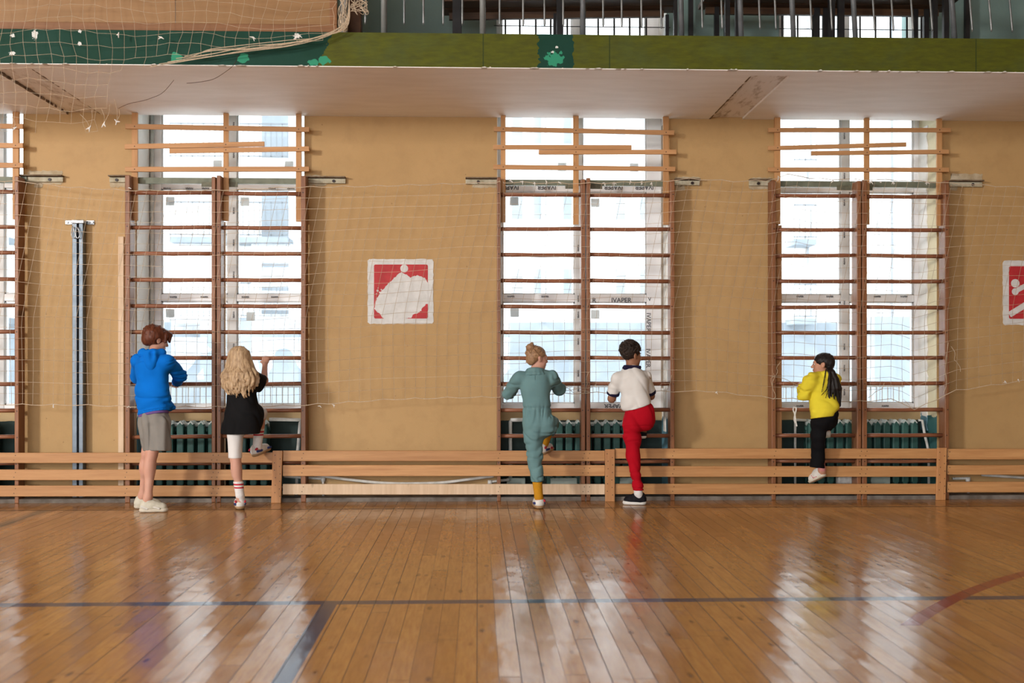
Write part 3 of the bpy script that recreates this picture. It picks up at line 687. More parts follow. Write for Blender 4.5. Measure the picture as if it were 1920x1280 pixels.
for u0, u1, lab in ((950, 985, 'pale green slab standing in for a light patch left of the teal jumpsuit'), (1032, 1082, 'pale green slab standing in for a light patch right of the teal jumpsuit'), (1162, 1186, 'pale green slab standing in for a light patch at the red trousers'), (1632, 1668, 'pale green slab standing in for a light patch under the empty wall bars')):
    o = build(MB().box(X(u0, .05), X(u1, .05), .03, .08, .036, Z(896, .05)), 'light_patch_slab', mat('light_patch_green', (.36, .42, .38), (.28, .34, .3), 7, rough=.7), bevel=.008); tag(o, lab, 'slab', 'pale slabs standing in for light patches behind the barriers')  # added slabs stand in for light patches on the floor behind the barrier

# ------------------------------------------------------------------ steel post, wall signs, ribbon
r = thing('steel_post', (X(146, -.06), -.06, 0), 'blue-grey steel channel post standing against the left pier', 'post')
zt = Z(418, -.08)
for a, b in ((135.5, 144.5), (148, 156)):
    m = MB().box(X(a, -.08), X(b, -.08), -.085, -.012, 0.036, zt); build(m, 'channel', STEELB, r, bevel=.004)
build(MB().box(X(144, -.05), X(148.5, -.05), -.05, -.012, 0.036, zt), 'groove', BLACK, r)
m = MB().box(X(122, -.01), X(177, -.01), -.012, -.001, Z(424, -.01), Z(416, -.01)); build(m, 'bracket', GALV, r, bevel=.003)
build(MB().box(X(134, -.09), X(158, -.09), -.098, -.012, Z(422, -.09), Z(415, -.09)), 'clamp', GALV, r, bevel=.006)
for u in (126, 167, 173): build(MB().tube([(X(u, -.01), -.022, Z(420, -.01)), (X(u, -.01), -.012, Z(420, -.01))], .012, 6), 'bolt', GALV, r)
for u, v, du in ((138, 424, -2), (142, 424, 2)):
    build(MB().tube(curve([P(u + du, v, -.105), P(u - 2 + du, v + 12, -.11), P(u + du - 1, v + 20, -.11), P(u + 3 + du, v + 22, -.11), P(u + 5 + du, v + 16, -.11), P(u + 2 + du, v + 2, -.105)], 6), .0045, 6), 'hook', GALV, r, smooth=True)

def circ(u, v, r, n=18): return [(u + r * math.cos(2 * PI * k / n), v + r * math.sin(2 * PI * k / n)) for k in range(n)]
sg = thing('wall_sign', (X(751, 0), -.002, Z(607, 0)), 'square red and white sports sign half painted over with white', 'sign', 'painted square signs on the wall')
build(MB().prism(pxz(ragpoly(rrect(689.5, 485.5, 812.5, 607, 5), .7, 6)), -.004, -.0005), 'white_square', SIGNWHITE, sg)
build(MB().prism(pxz(rrect(701.3, 495.8, 802.3, 597, 3.2)), -.0055, -.004), 'red_square', SIGNRED, sg)
fig = [(752.5, 509.5), (770, 520), (777, 517.5), (783, 516.2), (790, 517.5), (796, 521), (800, 526), (803, 530), (803, 569), (799, 570), (793, 576), (790, 582), (784, 587), (776, 588.5), (771, 595), (755, 597.5), (720, 597), (716, 593), (712, 587), (706, 584), (702, 578), (704, 566), (706, 561), (714, 548), (730, 530), (742, 518)]
build(MB().prism(pxz(ragpoly(fig, .9, 2.2, 5)), -.0065, -.0055), 'white_figure', SIGNWHITE, sg)
build(MB().prism(pxz(circ(758, 503.3, 7.4)), -.0065, -.0055), 'white_ball', SIGNWHITE, sg)
s = MB()
for u, v, q in ((708, 545, 2.2), (712, 548, 1.6), (706, 551, 1.2), (715, 543, 1.4), (709, 540, 1), (790, 572, 1.5), (798, 566, 1), (786, 580, 1.2), (717, 592, 1.6)): s.prism(pxz(ragpoly(circ(u, v, q, 7), .4, 2, 9)), -.0069, -.0055)
build(s, 'paint_fleck', SIGNWHITE, sg)
s2 = thing('wall_sign', (X(1942, 0), -.002, Z(608, 0)), 'square red and white sports sign cut off by the right picture edge', 'sign', 'painted square signs on the wall')
build(MB().prism(pxz(ragpoly(rrect(1880, 488.5, 2003, 609, 5), .7, 6, 3)), -.004, -.0005), 'white_square', SIGNWHITE, s2)
build(MB().prism(pxz(rrect(1891.3, 499, 1992, 597.5, 3.2)), -.0055, -.004), 'red_square', SIGNRED, s2)
build(MB().prism(pxz(circ(1903, 531, 8)), -.0065, -.0055), 'white_ball', SIGNWHITE, s2)
def band(a, b, w):
    d = Vector((b[0] - a[0], b[1] - a[1])); n = Vector((-d.y, d.x)).normalized() * w / 2
    return [(a[0] + n.x, a[1] + n.y), (b[0] + n.x, b[1] + n.y), (b[0] - n.x, b[1] - n.y), (a[0] - n.x, a[1] - n.y)]
s = MB()
for q, k in ((band((1903, 546), (1960, 515), 9), 0), (band((1892, 590), (1965, 545), 11), 1)): s.prism(pxz(q), -.0065, -.0055)
s.prism(pxz(circ(1903, 546.5, 6.5)), -.0064, -.0055)
build(s, 'white_band', SIGNWHITE, s2)
rb = MB()
for pts in ([P(1489, 762, -.15), P(1487, 768, -.155), P(1490, 776, -.15), P(1492, 790, -.15), P(1494, 799, -.15)], [P(1490, 764, -.152), P(1493, 766, -.152), P(1489, 784, -.15), P(1491, 793, -.15)]):
    for a, b in zip(curve(pts, 4)[:-1], curve(pts, 4)[1:]): rb.bar(a, b, .012, .003)
o = build(rb, 'white_ribbon', WHITECLOTH); tag(o, 'white ribbon tied on a rung left of the yellow hoodie', 'ribbon')
# ------------------------------------------------------------------ nets
def net_tubes(grid, mb, r=.002, skip=None):
    n, m = len(grid), len(grid[0])
    for i in range(n):
        run = []
        for j in range(m):
            if skip and skip(i, j):
                if len(run) > 1: mb.tube(run, r, 3, cap=False)
                run = []
            else: run.append(grid[i][j])
        if len(run) > 1: mb.tube(run, r, 3, cap=False)
    for j in range(m):
        run = []
        for i in range(n):
            if skip and skip(i, j):
                if len(run) > 1: mb.tube(run, r, 3, cap=False)
                run = []
            else: run.append(grid[i][j])
        if len(run) > 1: mb.tube(run, r, 3, cap=False)
def interp(x, pts):
    if x <= pts[0][0]: return pts[0][1]
    for (a, b), (c, d) in zip(pts[:-1], pts[1:]):
        if x <= c: return b + (d - b) * (x - a) / (c - a)
    return pts[-1][1]
NY = -.215
TOPV = [(-60, 338), (40, 340), (120, 350), (235, 357), (400, 357), (560, 351), (700, 349), (870, 344), (940, 341)]
BOTV = [(-60, 758), (150, 759), (240, 762), (400, 763), (560, 760), (620, 756), (740, 748), (860, 745), (930, 744)]
TOPW = [(945, 342), (1100, 344), (1240, 340), (1295, 335), (1380, 340), (1445, 338), (1485, 325), (1520, 335), (1700, 338), (1800, 345), (1930, 352), (1990, 353)]
BOTW = [(945, 741), (1050, 738), (1200, 734), (1330, 733), (1450, 746), (1600, 753), (1680, 748), (1715, 768), (1790, 732), (1930, 712), (1990, 710)]
def bignet(u0, u1, TV, BV, label, seed):
    r = random.Random(seed); n = int((u1 - u0) / 20.5); R = 20; rows = []
    ph = [r.uniform(0, 6) for _ in range(8)]
    for i in range(R + 1):
        row = []
        for j in range(-5, n + 6):
            b = u0 + j * 20.5; t = i / R
            lean = -62 * min(t, .62) / .62 * .82
            u = b + lean + 52 * (1 - min(t * 14, 1)) * 0 + 2.2 * math.sin(j * .9 + ph[0] + i * .3) * t
            tv, bv = interp(u, TV), interp(u, BV)
            v = tv + (bv - tv) * t + 2.0 * math.sin(u * .03 + ph[1] + i * .5) * math.sin(PI * t) + (1.6 * math.sin(j * 2.1 + ph[2]) if i in (0, R) else 0)
            u = min(max(u, u0), u1)
            y = NY - .006 + .007 * math.sin(u * .021 + ph[3] + i * .22)
            row.append(P(u, v, y))
        rows.append(row)
    mid = [(b, interp(b, TV)) for b in range(int(u0), int(u1) + 1, 12)]
    root = thing('safety_net', (X((u0 + u1) / 2, NY), NY, Z(760, NY)), label, 'net', 'cord nets stretched over the wall bars')
    m = MB(); net_tubes(rows, m, .0017); build(m, 'mesh', CORD, root)
    for nm, row in (('top_cord', rows[0]), ('bottom_cord', rows[-1])):
        m = MB(); m.tube([q + Vector((0, -.002, 0)) for q in row], .0032, 5); build(m, nm, CORD, root)
    return root
n1 = bignet(-360, 938, TOPV, BOTV, 'pale cord net stretched over the wall bars, left half', 4)
n2 = bignet(944, 2380, TOPW, BOTW, 'pale cord net stretched over the wall bars, right half', 9)
# knots of white rag on the top cord
def knot(parent, u, v, s=1, Y=NY, seed=0, name='knot'):
    r = random.Random(seed + int(u)); m = MB(); c = P(u, v, Y - .006)
    for k in range(4):
        a = r.uniform(0, 2 * PI); l = r.uniform(.012, .028) * s
        m.tube([c, c + Vector((math.cos(a) * l, -.004, math.sin(a) * l - .008))], [.006 * s, .002 * s], 5)
    build(m, name, WHITECLOTH, parent)
for u, v in ((958, 339), (980, 341), (1003, 343), (1025, 341), (1048, 342), (1133, 343), (1152, 342), (1182, 341), (1203, 341), (1222, 343), (1460, 333), (1562, 339), (1633, 340), (1652, 342), (1674, 341), (1738, 342)): knot(n2, u, v)
for u, v in ((600, 761), (626, 759), (242, 762), (243, 352), (100, 759)): knot(n1, u, v, .8)
for u, v in ((1343, 735), (1885, 715), (1909, 712), (1078, 726)): knot(n2, u, v, .8)
# loose tangled strands by the jumpsuit and at the right pier
rr = random.Random(11)
for u0, v0, u1, v1 in ((1045, 735, 1120, 722), (1050, 728, 1105, 738), (1105, 700, 1095, 740), (1440, 700, 1500, 725), (1445, 720, 1462, 680), (1452, 750, 1450, 700), (1780, 640, 1770, 735), (1785, 650, 1802, 700), (1630, 745, 1660, 720), (1690, 748, 1722, 766), (1250, 735, 1262, 705), (1236, 720, 1258, 722)):
    pts = [P(u0 + (u1 - u0) * k / 5 + rr.uniform(-3, 3), v0 + (v1 - v0) * k / 5 + rr.uniform(-4, 4), NY - .012 - .01 * (k % 2)) for k in range(6)]
    build(MB().tube(curve(pts, 4), .0022, 4), 'loose_strand', CORD, n2)
# upper net draped over the screen and the green fascia
YN = -1.72
def upnet():
    r = random.Random(21); rows = []; out = []
    R, C = 13, 30
    for i in range(R):
        row = []
        for j in range(C):
            u = -20 + j * 22.5; v = -34 + i * 23.5
            u += 5 * math.sin(i * .8 + j * .35) + r.uniform(-2.5, 2.5); v += 6 * math.sin(j * .55 + i * .4) + r.uniform(-2.5, 2.5)
            vb = 246 if u < 190 else (246 - (u - 190) * 2.9 if u < 230 else 130 - 56 * (u - 230) / 390)
            if u > 230: v = vb - (vb - v) * (1 - .35 * (u - 230) / 390); u -= 26 * (u - 230) / 390 * (i / R)
            out.append(v > vb + 4)
            q = P(u, v, YN + .012 * math.sin(j * .7 + i))
            if v > 127 : q = P(u, v, YN + .012 * math.sin(j * .7 + i))
            row.append(q)
        rows.append(row)
    root = thing('draped_net', (X(300, YN), YN, Z(60, YN)), 'slack cord net draped over the plywood screen and green edge', 'net')
    m = MB(); net_tubes(rows, m, .0013, lambda i, j: out[i * C + j]); build(m, 'mesh', CORD, root)
    m = MB(); rr = random.Random(5)
    for k in range(7):
        pts = [P(282 + k * 16, 126 - k * 4.2 + rr.uniform(-5, 2), YN), P(400, 104 - k * 1.8 + rr.uniform(-3, 3), YN - .01), P(470, 93 - k * 1.2 + rr.uniform(-4, 4), YN - .02), P(540, 84 - k + rr.uniform(-3, 3), YN - .02), P(600, 70 + rr.uniform(-3, 3), YN - .01), P(648 + rr.uniform(-3, 3), 48 + rr.uniform(-8, 6), YN), P(655, 0, YN)]
        m.tube(curve(pts, 6), .0028, 4)
    build(m, 'gathered_cord', CORD, root)
    for pts in (((447, 104), (438, 122), (418, 138), (398, 149), (372, 154), (350, 156)), ((326, 150), (312, 167), (300, 177), (283, 184), (267, 189), (243, 194), (222, 203))): build(MB().tube(curve([P(u, v, YN + .02) for u, v in pts], 5), .0018, 4), 'loose_strand', WIRE, root)
    for a, b, c, d in ((150, 214, 168, 239), (172, 206, 168, 239), (190, 204, 195, 231), (206, 196, 195, 231), (214, 186, 219, 227), (223, 205, 219, 227), (20, 216, 28, 239)): build(MB().tube(curve([P(a, b, YN), P((a + c) / 2 + 3, (b + d) / 2, YN - .004), P(c, d, YN - .004)], 4), .0016, 4), 'loose_strand', CORD, root)
    for u, v in ((222, 65), (302, 70), (475, 70), (560, 66), (557, 69), (168, 240), (195, 232), (219, 228), (28, 240)): knot(root, u, v, 1.1, YN)
upnet()
def tangle(u0, u1, v0, v1, n, label, Y, seed):
    r = random.Random(seed); m = MB()
    for k in range(n):
        c = [P(r.uniform(u0, u1), v0 + (v1 - v0) * t + r.uniform(-4, 4), Y + r.uniform(-.03, .03)) for t in (0, .2, .45, .7, 1.0, .8, .55)]
        m.tube(curve(c, 5), .0026, 4)
    o = build(m, 'net_bundle', CORD); tag(o, label, 'net', 'bundled net ends hanging by the column')
tangle(634, 653, -20, 58, 9, 'bundle of net cord hanging at the white pipe', -1.64, 3)
tangle(657, 690, -20, 24, 9, 'bundle of net cord hanging in front of the brown column', -1.64, 4)

# ------------------------------------------------------------------ balcony
YS = -1.60
r = thing('plywood_screen', (X(300, YS), YS, FT), 'long plywood screen standing on the balcony edge behind the draped net', 'screen')
zt = FT + 1.1
build(MB().box(X(-80, YS), X(327.5, YS), YS + .012, YS + .03, FT + .05, zt), 'panel', PLY, r); build(MB().box(X(328.5, YS), X(618, YS), YS + .012, YS + .03, FT + .05, zt), 'panel', PLY, r)
build(MB().box(X(-80, YS), X(632, YS), YS - .005, YS + .04, FT + .012, FT + .07), 'bottom_rail', PLYFRAME, r, bevel=.004); build(MB().box(X(618, YS), X(632, YS), YS - .004, YS + .04, FT + .07, zt), 'end_stile', PLYFRAME, r, bevel=.004)
o = build(MB().tube([(X(645, -1.5), -1.52, FT), (X(645, -1.5), -1.52, HC - .01)], .028, 12), 'white_pole', RADWHITE, smooth=True); tag(o, 'white round pole at the end of the plywood screen', 'pole')
o = build(MB().box(X(655, -1.3), X(680, -1.3), -1.42, -1.3, FT, HC - .01), 'column', BROWNCOL, bevel=.006); tag(o, 'dark brown column standing beside the white pole', 'column', None, 'structure')
r = thing('balcony_railing', (X(1250, -1.55), -1.55, FT), 'grey steel balcony railing with thin hanging rods', 'railing')
yr = -1.56
for k, u in enumerate((720, 905, 1093, 1278, 1390, 1488, 1604, 1790, 1975)):
    sl = .03 * max(0, (u - 1100) / 800); x = X(u, yr)
    build(MB().tube([(x, yr, FT), (x - sl, yr, FT + .36), (x - sl, yr, FT + 1.0)], .0235 if u in (720, 905) else .021, 10), 'post', GREYPAINT if u > 1000 else mat('grey_post', (.17, .18, .175), (.13, .14, .135), 8, rough=.4), r, smooth=True)
build(MB().box(X(690, yr), X(2050, yr), yr - .02, yr + .02, FT + 1.0, FT + 1.04), 'handrail', GREYPAINT, r)
build(MB().box(X(690, yr), X(2050, yr), yr - .012, yr + .012, FT + .42, FT + .45), 'middle_rail', GREYPAINT, r)
for k, u in enumerate((685, 758, 794, 831, 867, 937, 981, 1021, 1056, 1131, 1166, 1203, 1240, 1317, 1354, 1425, 1455, 1522, 1560, 1640, 1675, 1712, 1748, 1823, 1859, 1898)):
    sl = .022 * max(0, (u - 1100) / 800); z0 = Z(48 + (2 if u > 1200 else 0), yr)
    x = X(u, yr); build(MB().tube([(x, yr, z0), (x, yr, z0 + .018), (x - sl, yr, z0 + .25), (x - sl, yr, FT + 1.0)], [.004, .0085, .0085, .0085], 6), 'rod', RAILROD, r, smooth=True)
def bench(u0, u1, vb, label, legs, tilt=0):
    y0, y1 = -.95, -.35; z = Z(vb, y1); x0, x1 = X(u0, y1), X(u1, y1)
    r = thing('bench', ((x0 + x1) / 2, -.6, FT), label, 'bench', 'dark benches on the balcony')
    for k in range(3):
        a = y0 + .2 * k; m = MB(); zz = z + .02 * (k == 0)
        m.bar((x0 + (.06 if k == 0 else 0), a + .095, zz + .03), (x1 - (.0 if k == 2 else .03), a + .095, zz + .03 + tilt), .045, .185); build(m, 'seat_plank', DARKWOOD, r, bevel=.006)
    m = MB(); m.bar((x0 + .05, -.43, z - .02), (x1 - .1, -.43, z - .02 + tilt), .06, .04); build(m, 'apron', DARKWOOD, r)
    for u, w in legs:
        x = X(u, -.43); build(MB().box(x - w / 2, x + w / 2, -.46, -.42, FT, z + .01), 'leg', BLACK, r)
        build(MB().box(x - w / 2, x + w / 2, -.86, -.82, FT, z + .01), 'leg', BLACK, r)
bench(832, 1262, 33, 'long dark wooden bench on the balcony before the middle upper window', [(858, .07), (1043, .055), (1250, .03)], .045)
bench(1308, 1772, 17, 'long dark wooden bench on the balcony before the right upper window', [(1343, .04), (1362, .045), (1530, .05), (1547, .05), (1715, .04), (1735, .045)])
for (a, b), us, lab in ((UOP[0], (947, 974, 1004, 1032, 1063, 1121, 1151, 1180, 1199, 1211), 'thin vertical guard bars before the middle upper window'), (UOP[1], (1466, 1495, 1523, 1612, 1641, 1669, 1700, 1727), 'thin vertical guard bars before the right upper window')):
    yg = -.08; g = thing('window_guard', ((a + b) / 2, yg, FT + .2), lab, 'guard', 'guard bars before the upper windows')
    for u in us: build(MB().tube([(X(u, yg) + .01, yg, FT), (X(u, yg) + .004, yg, FT + .25), (X(u, yg), yg, 5.2)], .0085, 8), 'bar', BLACK, g, smooth=True)
    build(MB().box(a - .02, b + .02, yg - .004, yg + .004, Z(48, yg) - .003, Z(48, yg) + .003), 'cross_wire', BLACK, g)
for u, lab in ((1813, 'dark upright bar standing at the right end of the balcony'), (1295, 'dark upright bar between the two benches')):
    o = build(MB().box(X(u, -.1) - .02, X(u, -.1) + .02, -.12, -.08, FT, HC - .01), 'upright_bar', BLACK); tag(o, lab, 'bar', 'dark uprights on the balcony')
# ------------------------------------------------------------------ people: smooth blended bodies and clothes
A3 = lambda p: np.array(p, dtype=np.float64)
def unit(v): v = A3(v); return v / np.linalg.norm(v)
def frame(f, up=(0, 0, 1)):
    f = unit(f); r = unit(np.cross(f, up)); return f, r, np.cross(r, f)          # forward, right, up
def cap(a, b, ra, rb, k=.02, flat=None): return ('c', A3(a), A3(b), ra, rb, k, flat)
def ell(c, r, R=None, k=.02): return ('e', A3(c), A3(r), np.eye(3) if R is None else np.array(R), k)   # R rows: local axes
def sub(p): return ('s', p)
def cut(p, n): return ('x', A3(p), unit(n))
def pdist(p, Q):
    if p[0] == 'c':
        _, a, b, ra, rb, k, flat = p
        if flat is not None:
            d, s = unit(flat[0]), flat[1]; f = (1 / s - 1)
            Q = Q + (Q - a) @ d[:, None] * d * f if True else Q
            b = a + (b - a) + (b - a) @ d * d * f
        ab = b - a; L = max(ab @ ab, 1e-9)
        t = np.clip(((Q - a) @ ab) / L, 0, 1)
        return np.sqrt(((Q - a - t[..., None] * ab) ** 2).sum(-1)) - (ra + (rb - ra) * t)
    _, c, r, R, k = p
    q = (Q - c) @ R.T; k0 = np.sqrt(((q / r) ** 2).sum(-1)); k1 = np.sqrt(((q / r ** 2) ** 2).sum(-1)) + 1e-9
    return k0 * (k0 - 1) / k1
def pbox(p):
    if p[0] == 'c':
        m = max(p[3], p[4]) + p[5]; return np.minimum(p[1], p[2]) - m, np.maximum(p[1], p[2]) + m
    e = np.sqrt(((p[3] * p[2][:, None]) ** 2).sum(0)) + p[4]; return p[1] - e, p[1] + e
def waves(Q, seed, freq, st=(1, 1, 1), n=5):
    r = np.random.RandomState(seed); o = 0; Q = Q * A3(st)
    w = np.sin(Q @ (r.randn(3) * freq * .4) + r.rand() * 6) * .9
    for i in range(n): o = o + np.sin(Q @ (unit(r.randn(3)) * freq * (.6 + .8 * r.rand())) + r.rand() * 6.28 + w * 1.3)
    return o / n ** .5
def crease(Q, seed, freq, st=(1, 1, 1)):      # narrow raised folds
    return (np.exp(-(waves(Q, seed, freq, st) / .38) ** 2) - .3) * 1.7
EDGES = [((0,0,0),(1,0,0)),((0,1,0),(1,1,0)),((0,0,1),(1,0,1)),((0,1,1),(1,1,1)),((0,0,0),(0,1,0)),((1,0,0),(1,1,0)),((0,0,1),(0,1,1)),((1,0,1),(1,1,1)),((0,0,0),(0,0,1)),((1,0,0),(1,0,1)),((0,1,0),(0,1,1)),((1,1,0),(1,1,1))]
def sdf(name, prims, vox, m, parent, disp=None, relax=1):
    adds = [p for p in prims if p[0] in 'ce']
    bs = [pbox(p) for p in adds]; lo = np.min([b[0] for b in bs], 0) - 3 * vox; hi = np.max([b[1] for b in bs], 0) + 3 * vox
    sh = np.ceil((hi - lo) / vox).astype(int) + 1
    F = np.full(sh, .05, dtype=np.float32)
    def region(b, pad):
        i0 = np.maximum(np.floor((b[0] - pad - lo) / vox).astype(int), 0); i1 = np.minimum(np.ceil((b[1] + pad - lo) / vox).astype(int) + 1, sh)
        g = np.stack(np.meshgrid(*[lo[a] + vox * np.arange(i0[a], i1[a]) for a in range(3)], indexing='ij'), -1)
        return tuple(slice(i0[a], i1[a]) for a in range(3)), g
    for p in prims:
        if p[0] in 'ce':
            s, g = region(pbox(p), .012); d = pdist(p, g); k = p[5] if p[0] == 'c' else p[4]; f = F[s]
            h = np.maximum(k - np.abs(f - d), 0) / k if k > 0 else 0
            F[s] = np.minimum(f, d) - (h * h * k * .25 if k > 0 else 0)
        elif p[0] == 's':
            q = p[1]; s, g = region(pbox(q), .01); d = -pdist(q, g); k = q[5] if q[0] == 'c' else q[4]; f = F[s]
            h = np.maximum(k - np.abs(f - d), 0) / max(k, 1e-6); F[s] = np.maximum(f, d) + h * h * k * .25
    if disp is not None:
        near = np.argwhere(np.abs(F) < .03); Q = lo + near * vox; F[near[:, 0], near[:, 1], near[:, 2]] += disp(Q).astype(np.float32)
    for p in prims:
        if p[0] == 'x':
            g0 = [lo[a] + vox * np.arange(sh[a]) for a in range(3)]
            d = (g0[0][:, None, None] - p[1][0]) * p[2][0] + (g0[1][None, :, None] - p[1][1]) * p[2][1] + (g0[2][None, None, :] - p[1][2]) * p[2][2]
            F = np.maximum(F, d.astype(np.float32))
    ins = F < 0
    c = [ins[i:sh[0]-1+i, j:sh[1]-1+j, k:sh[2]-1+k] for i in (0, 1) for j in (0, 1) for k in (0, 1)]
    cnt = sum(x.astype(np.int8) for x in c); act = np.argwhere((cnt > 0) & (cnt < 8))
    pos = np.zeros((len(act), 3)); num = np.zeros(len(act))
    for a, b in EDGES:
        a, b = np.array(a), np.array(b); fa = F[tuple((act + a).T)]; fb = F[tuple((act + b).T)]; x = (fa < 0) != (fb < 0)
        t = np.where(x, fa / np.where(x, fa - fb, 1), 0); q = a + (b - a) * t[:, None]
        pos += np.where(x[:, None], q, 0); num += x
    V = lo + (act + pos / num[:, None]) * vox
    idx = np.full(sh, -1, dtype=np.int64); idx[tuple(act.T)] = np.arange(len(act)); faces = []
    for ax in range(3):
        u, v = (ax + 1) % 3, (ax + 2) % 3
        s0 = [slice(None)] * 3; s1 = [slice(None)] * 3; s0[ax] = slice(0, -1); s1[ax] = slice(1, None)
        e = np.argwhere(ins[tuple(s0)] != ins[tuple(s1)]); e = e[(e[:, u] > 0) & (e[:, v] > 0)]
        du = np.zeros(3, int); du[u] = 1; dv = np.zeros(3, int); dv[v] = 1
        q = np.stack([idx[tuple((e - du - dv).T)], idx[tuple((e - dv).T)], idx[tuple(e.T)], idx[tuple((e - du).T)]], 1)
        flip = ~ins[tuple(e.T)]; q[flip] = q[flip][:, ::-1]; faces.append(q)
    faces = np.concatenate(faces); faces = faces[(faces >= 0).all(1)]
    for _ in range(relax):                                   # one light smoothing pass
        acc = np.zeros_like(V); n_ = np.zeros(len(V)); cen = V[faces].mean(1)
        for i in range(4): np.add.at(acc, faces[:, i], cen); np.add.at(n_, faces[:, i], 1)
        V = V * .4 + .6 * acc / np.maximum(n_, 1)[:, None]
    V = V - np.array(ORG[parent]) if parent is not None else V
    me = bpy.data.meshes.new(name); me.vertices.add(len(V)); me.vertices.foreach_set('co', V.astype(np.float32).ravel())
    me.loops.add(len(faces) * 4); me.loops.foreach_set('vertex_index', faces.astype(np.int32).ravel())
    me.polygons.add(len(faces)); me.polygons.foreach_set('loop_start', np.arange(0, len(faces) * 4, 4, dtype=np.int32))
    me.update(calc_edges=True); me.validate()
    return link(name, me, m, parent, smooth=True)

def skin_mat(name, c, c2, rough=.5): return mat(name, c, c2, 5, rough=rough, sss=.12, lo=.3, hi=.7, bmp=.03, bscale=200)
def cloth(name, c, c2=None, rough=.85, sc=4, weave=500, b=.12): return mat(name, c, c2 or tuple(x * .88 for x in c), sc, rough=rough, sheen=.0, bmp=b, bscale=weave, spec=.1)
def hair_mat(name, c1, c2, st=(1, 1, .12), sc=90, rough=.42): return mat(name, c1, c2, sc, st, rough=rough, lo=.3, hi=.7, bmp=.5, bscale=sc * 1.2, spec=.22)
SKIN_F = skin_mat('fair_skin', (.56, .32, .24), (.50, .26, .19)); SKIN_B = skin_mat('brown_skin', (.30, .145, .085), (.24, .11, .062)); SKIN_T = skin_mat('tan_skin', (.50, .27, .18), (.44, .22, .14))
EYEW = mat('eye_white', (.75, .73, .7), rough=.25); EYED = mat('eye_dark', (.03, .02, .015), rough=.2); LIP = mat('lips', (.42, .14, .12), rough=.45)
SHOEW = mat('shoe_white', (.66, .65, .62), (.56, .55, .51), 20, rough=.55, bmp=.15, bscale=90); SOLEW = mat('shoe_sole_white', (.70, .70, .68), (.6, .6, .57), 14, rough=.5)
SOLEC = mat('shoe_sole_cream', (.60, .56, .47), (.52, .48, .39), 14, rough=.5); SOLEG = mat('shoe_sole_gum', (.38, .25, .14), (.30, .19, .10), 14, rough=.5)
SHOEB = mat('shoe_black', (.008, .008, .011), (.016, .016, .02), 30, rough=.7, spec=.08, bmp=.2, bscale=120); SHOEC = mat('shoe_cream', (.58, .56, .47), (.48, .46, .37), 18, rough=.6, bmp=.2, bscale=80)
NAVY = mat('shoe_navy', (.025, .04, .16), rough=.5); REDT = mat('shoe_red', (.45, .03, .05), rough=.5); PINKT = mat('shoe_pink', (.50, .05, .12), rough=.5)

def head_prims(c, fd, up, s=1.0):
    f, r, u = frame(fd, up); u = np.cross(r, f); c = A3(c); R = np.array([r, f, u]); L = lambda x, y, z: c + (r * x + f * y + u * z) * s
    E = lambda x, y, z, a, b, d, k=.02: ell(L(x, y, z), A3((a, b, d)) * s, R, k * s)
    pr = [E(0, -.012, .036, .072, .090, .076, .03), E(0, .030, -.030, .056, .058, .074, .03), E(0, .052, -.086, .024, .024, .020, .03),
          E(0, .072, .018, .045, .016, .016, .02), E(.032, .048, -.035, .026, .028, .03, .02), E(-.032, .048, -.035, .026, .028, .03, .02),
          cap(L(0, .084, .004), L(0, .104, -.028), .008 * s, .011 * s, .012 * s), E(.009, .096, -.032, .008, .009, .007, .008), E(-.009, .096, -.032, .008, .009, .007, .008),
          E(0, .084, -.054, .019, .010, .006, .008), E(0, .082, -.064, .017, .010, .007, .008), E(0, .02, -.075, .047, .05, .03, .03),
          sub(E(.030, .098, .000, .014, .016, .010, .012)), sub(E(-.030, .098, .000, .014, .016, .010, .012))]
    for q in (1, -1):
        pr += [E(.070 * q, -.006, -.012, .009, .020, .030, .008), E(.078 * q, -.014, -.004, .007, .014, .022, .006), sub(E(.086 * q, -.004, -.010, .006, .010, .016, .006))]
    return pr, L, E, R
def face_bits(L, E, par, brow, s=1):
    for q in (1, -1):
        o = sdf('eye', [E(.030 * q, .073, -.001, 0.012, .011, .009, .002)], .0022, EYEW, par); m = MB(); 
        i = sdf('iris', [E(.031 * q, .0835, -.001, 0.0065, .004, .0062, .001)], .0014, EYED, o)
        sdf('eyebrow', [E(.030 * q, .087, .017, .016, .006, .003, .002)], .002, brow, par)
    sdf('lips', [E(0, .090, -.0545, .017, .007, .0038, .003), E(0, .088, -.0625, .015, .007, .0045, .003)], .002, LIP, par)
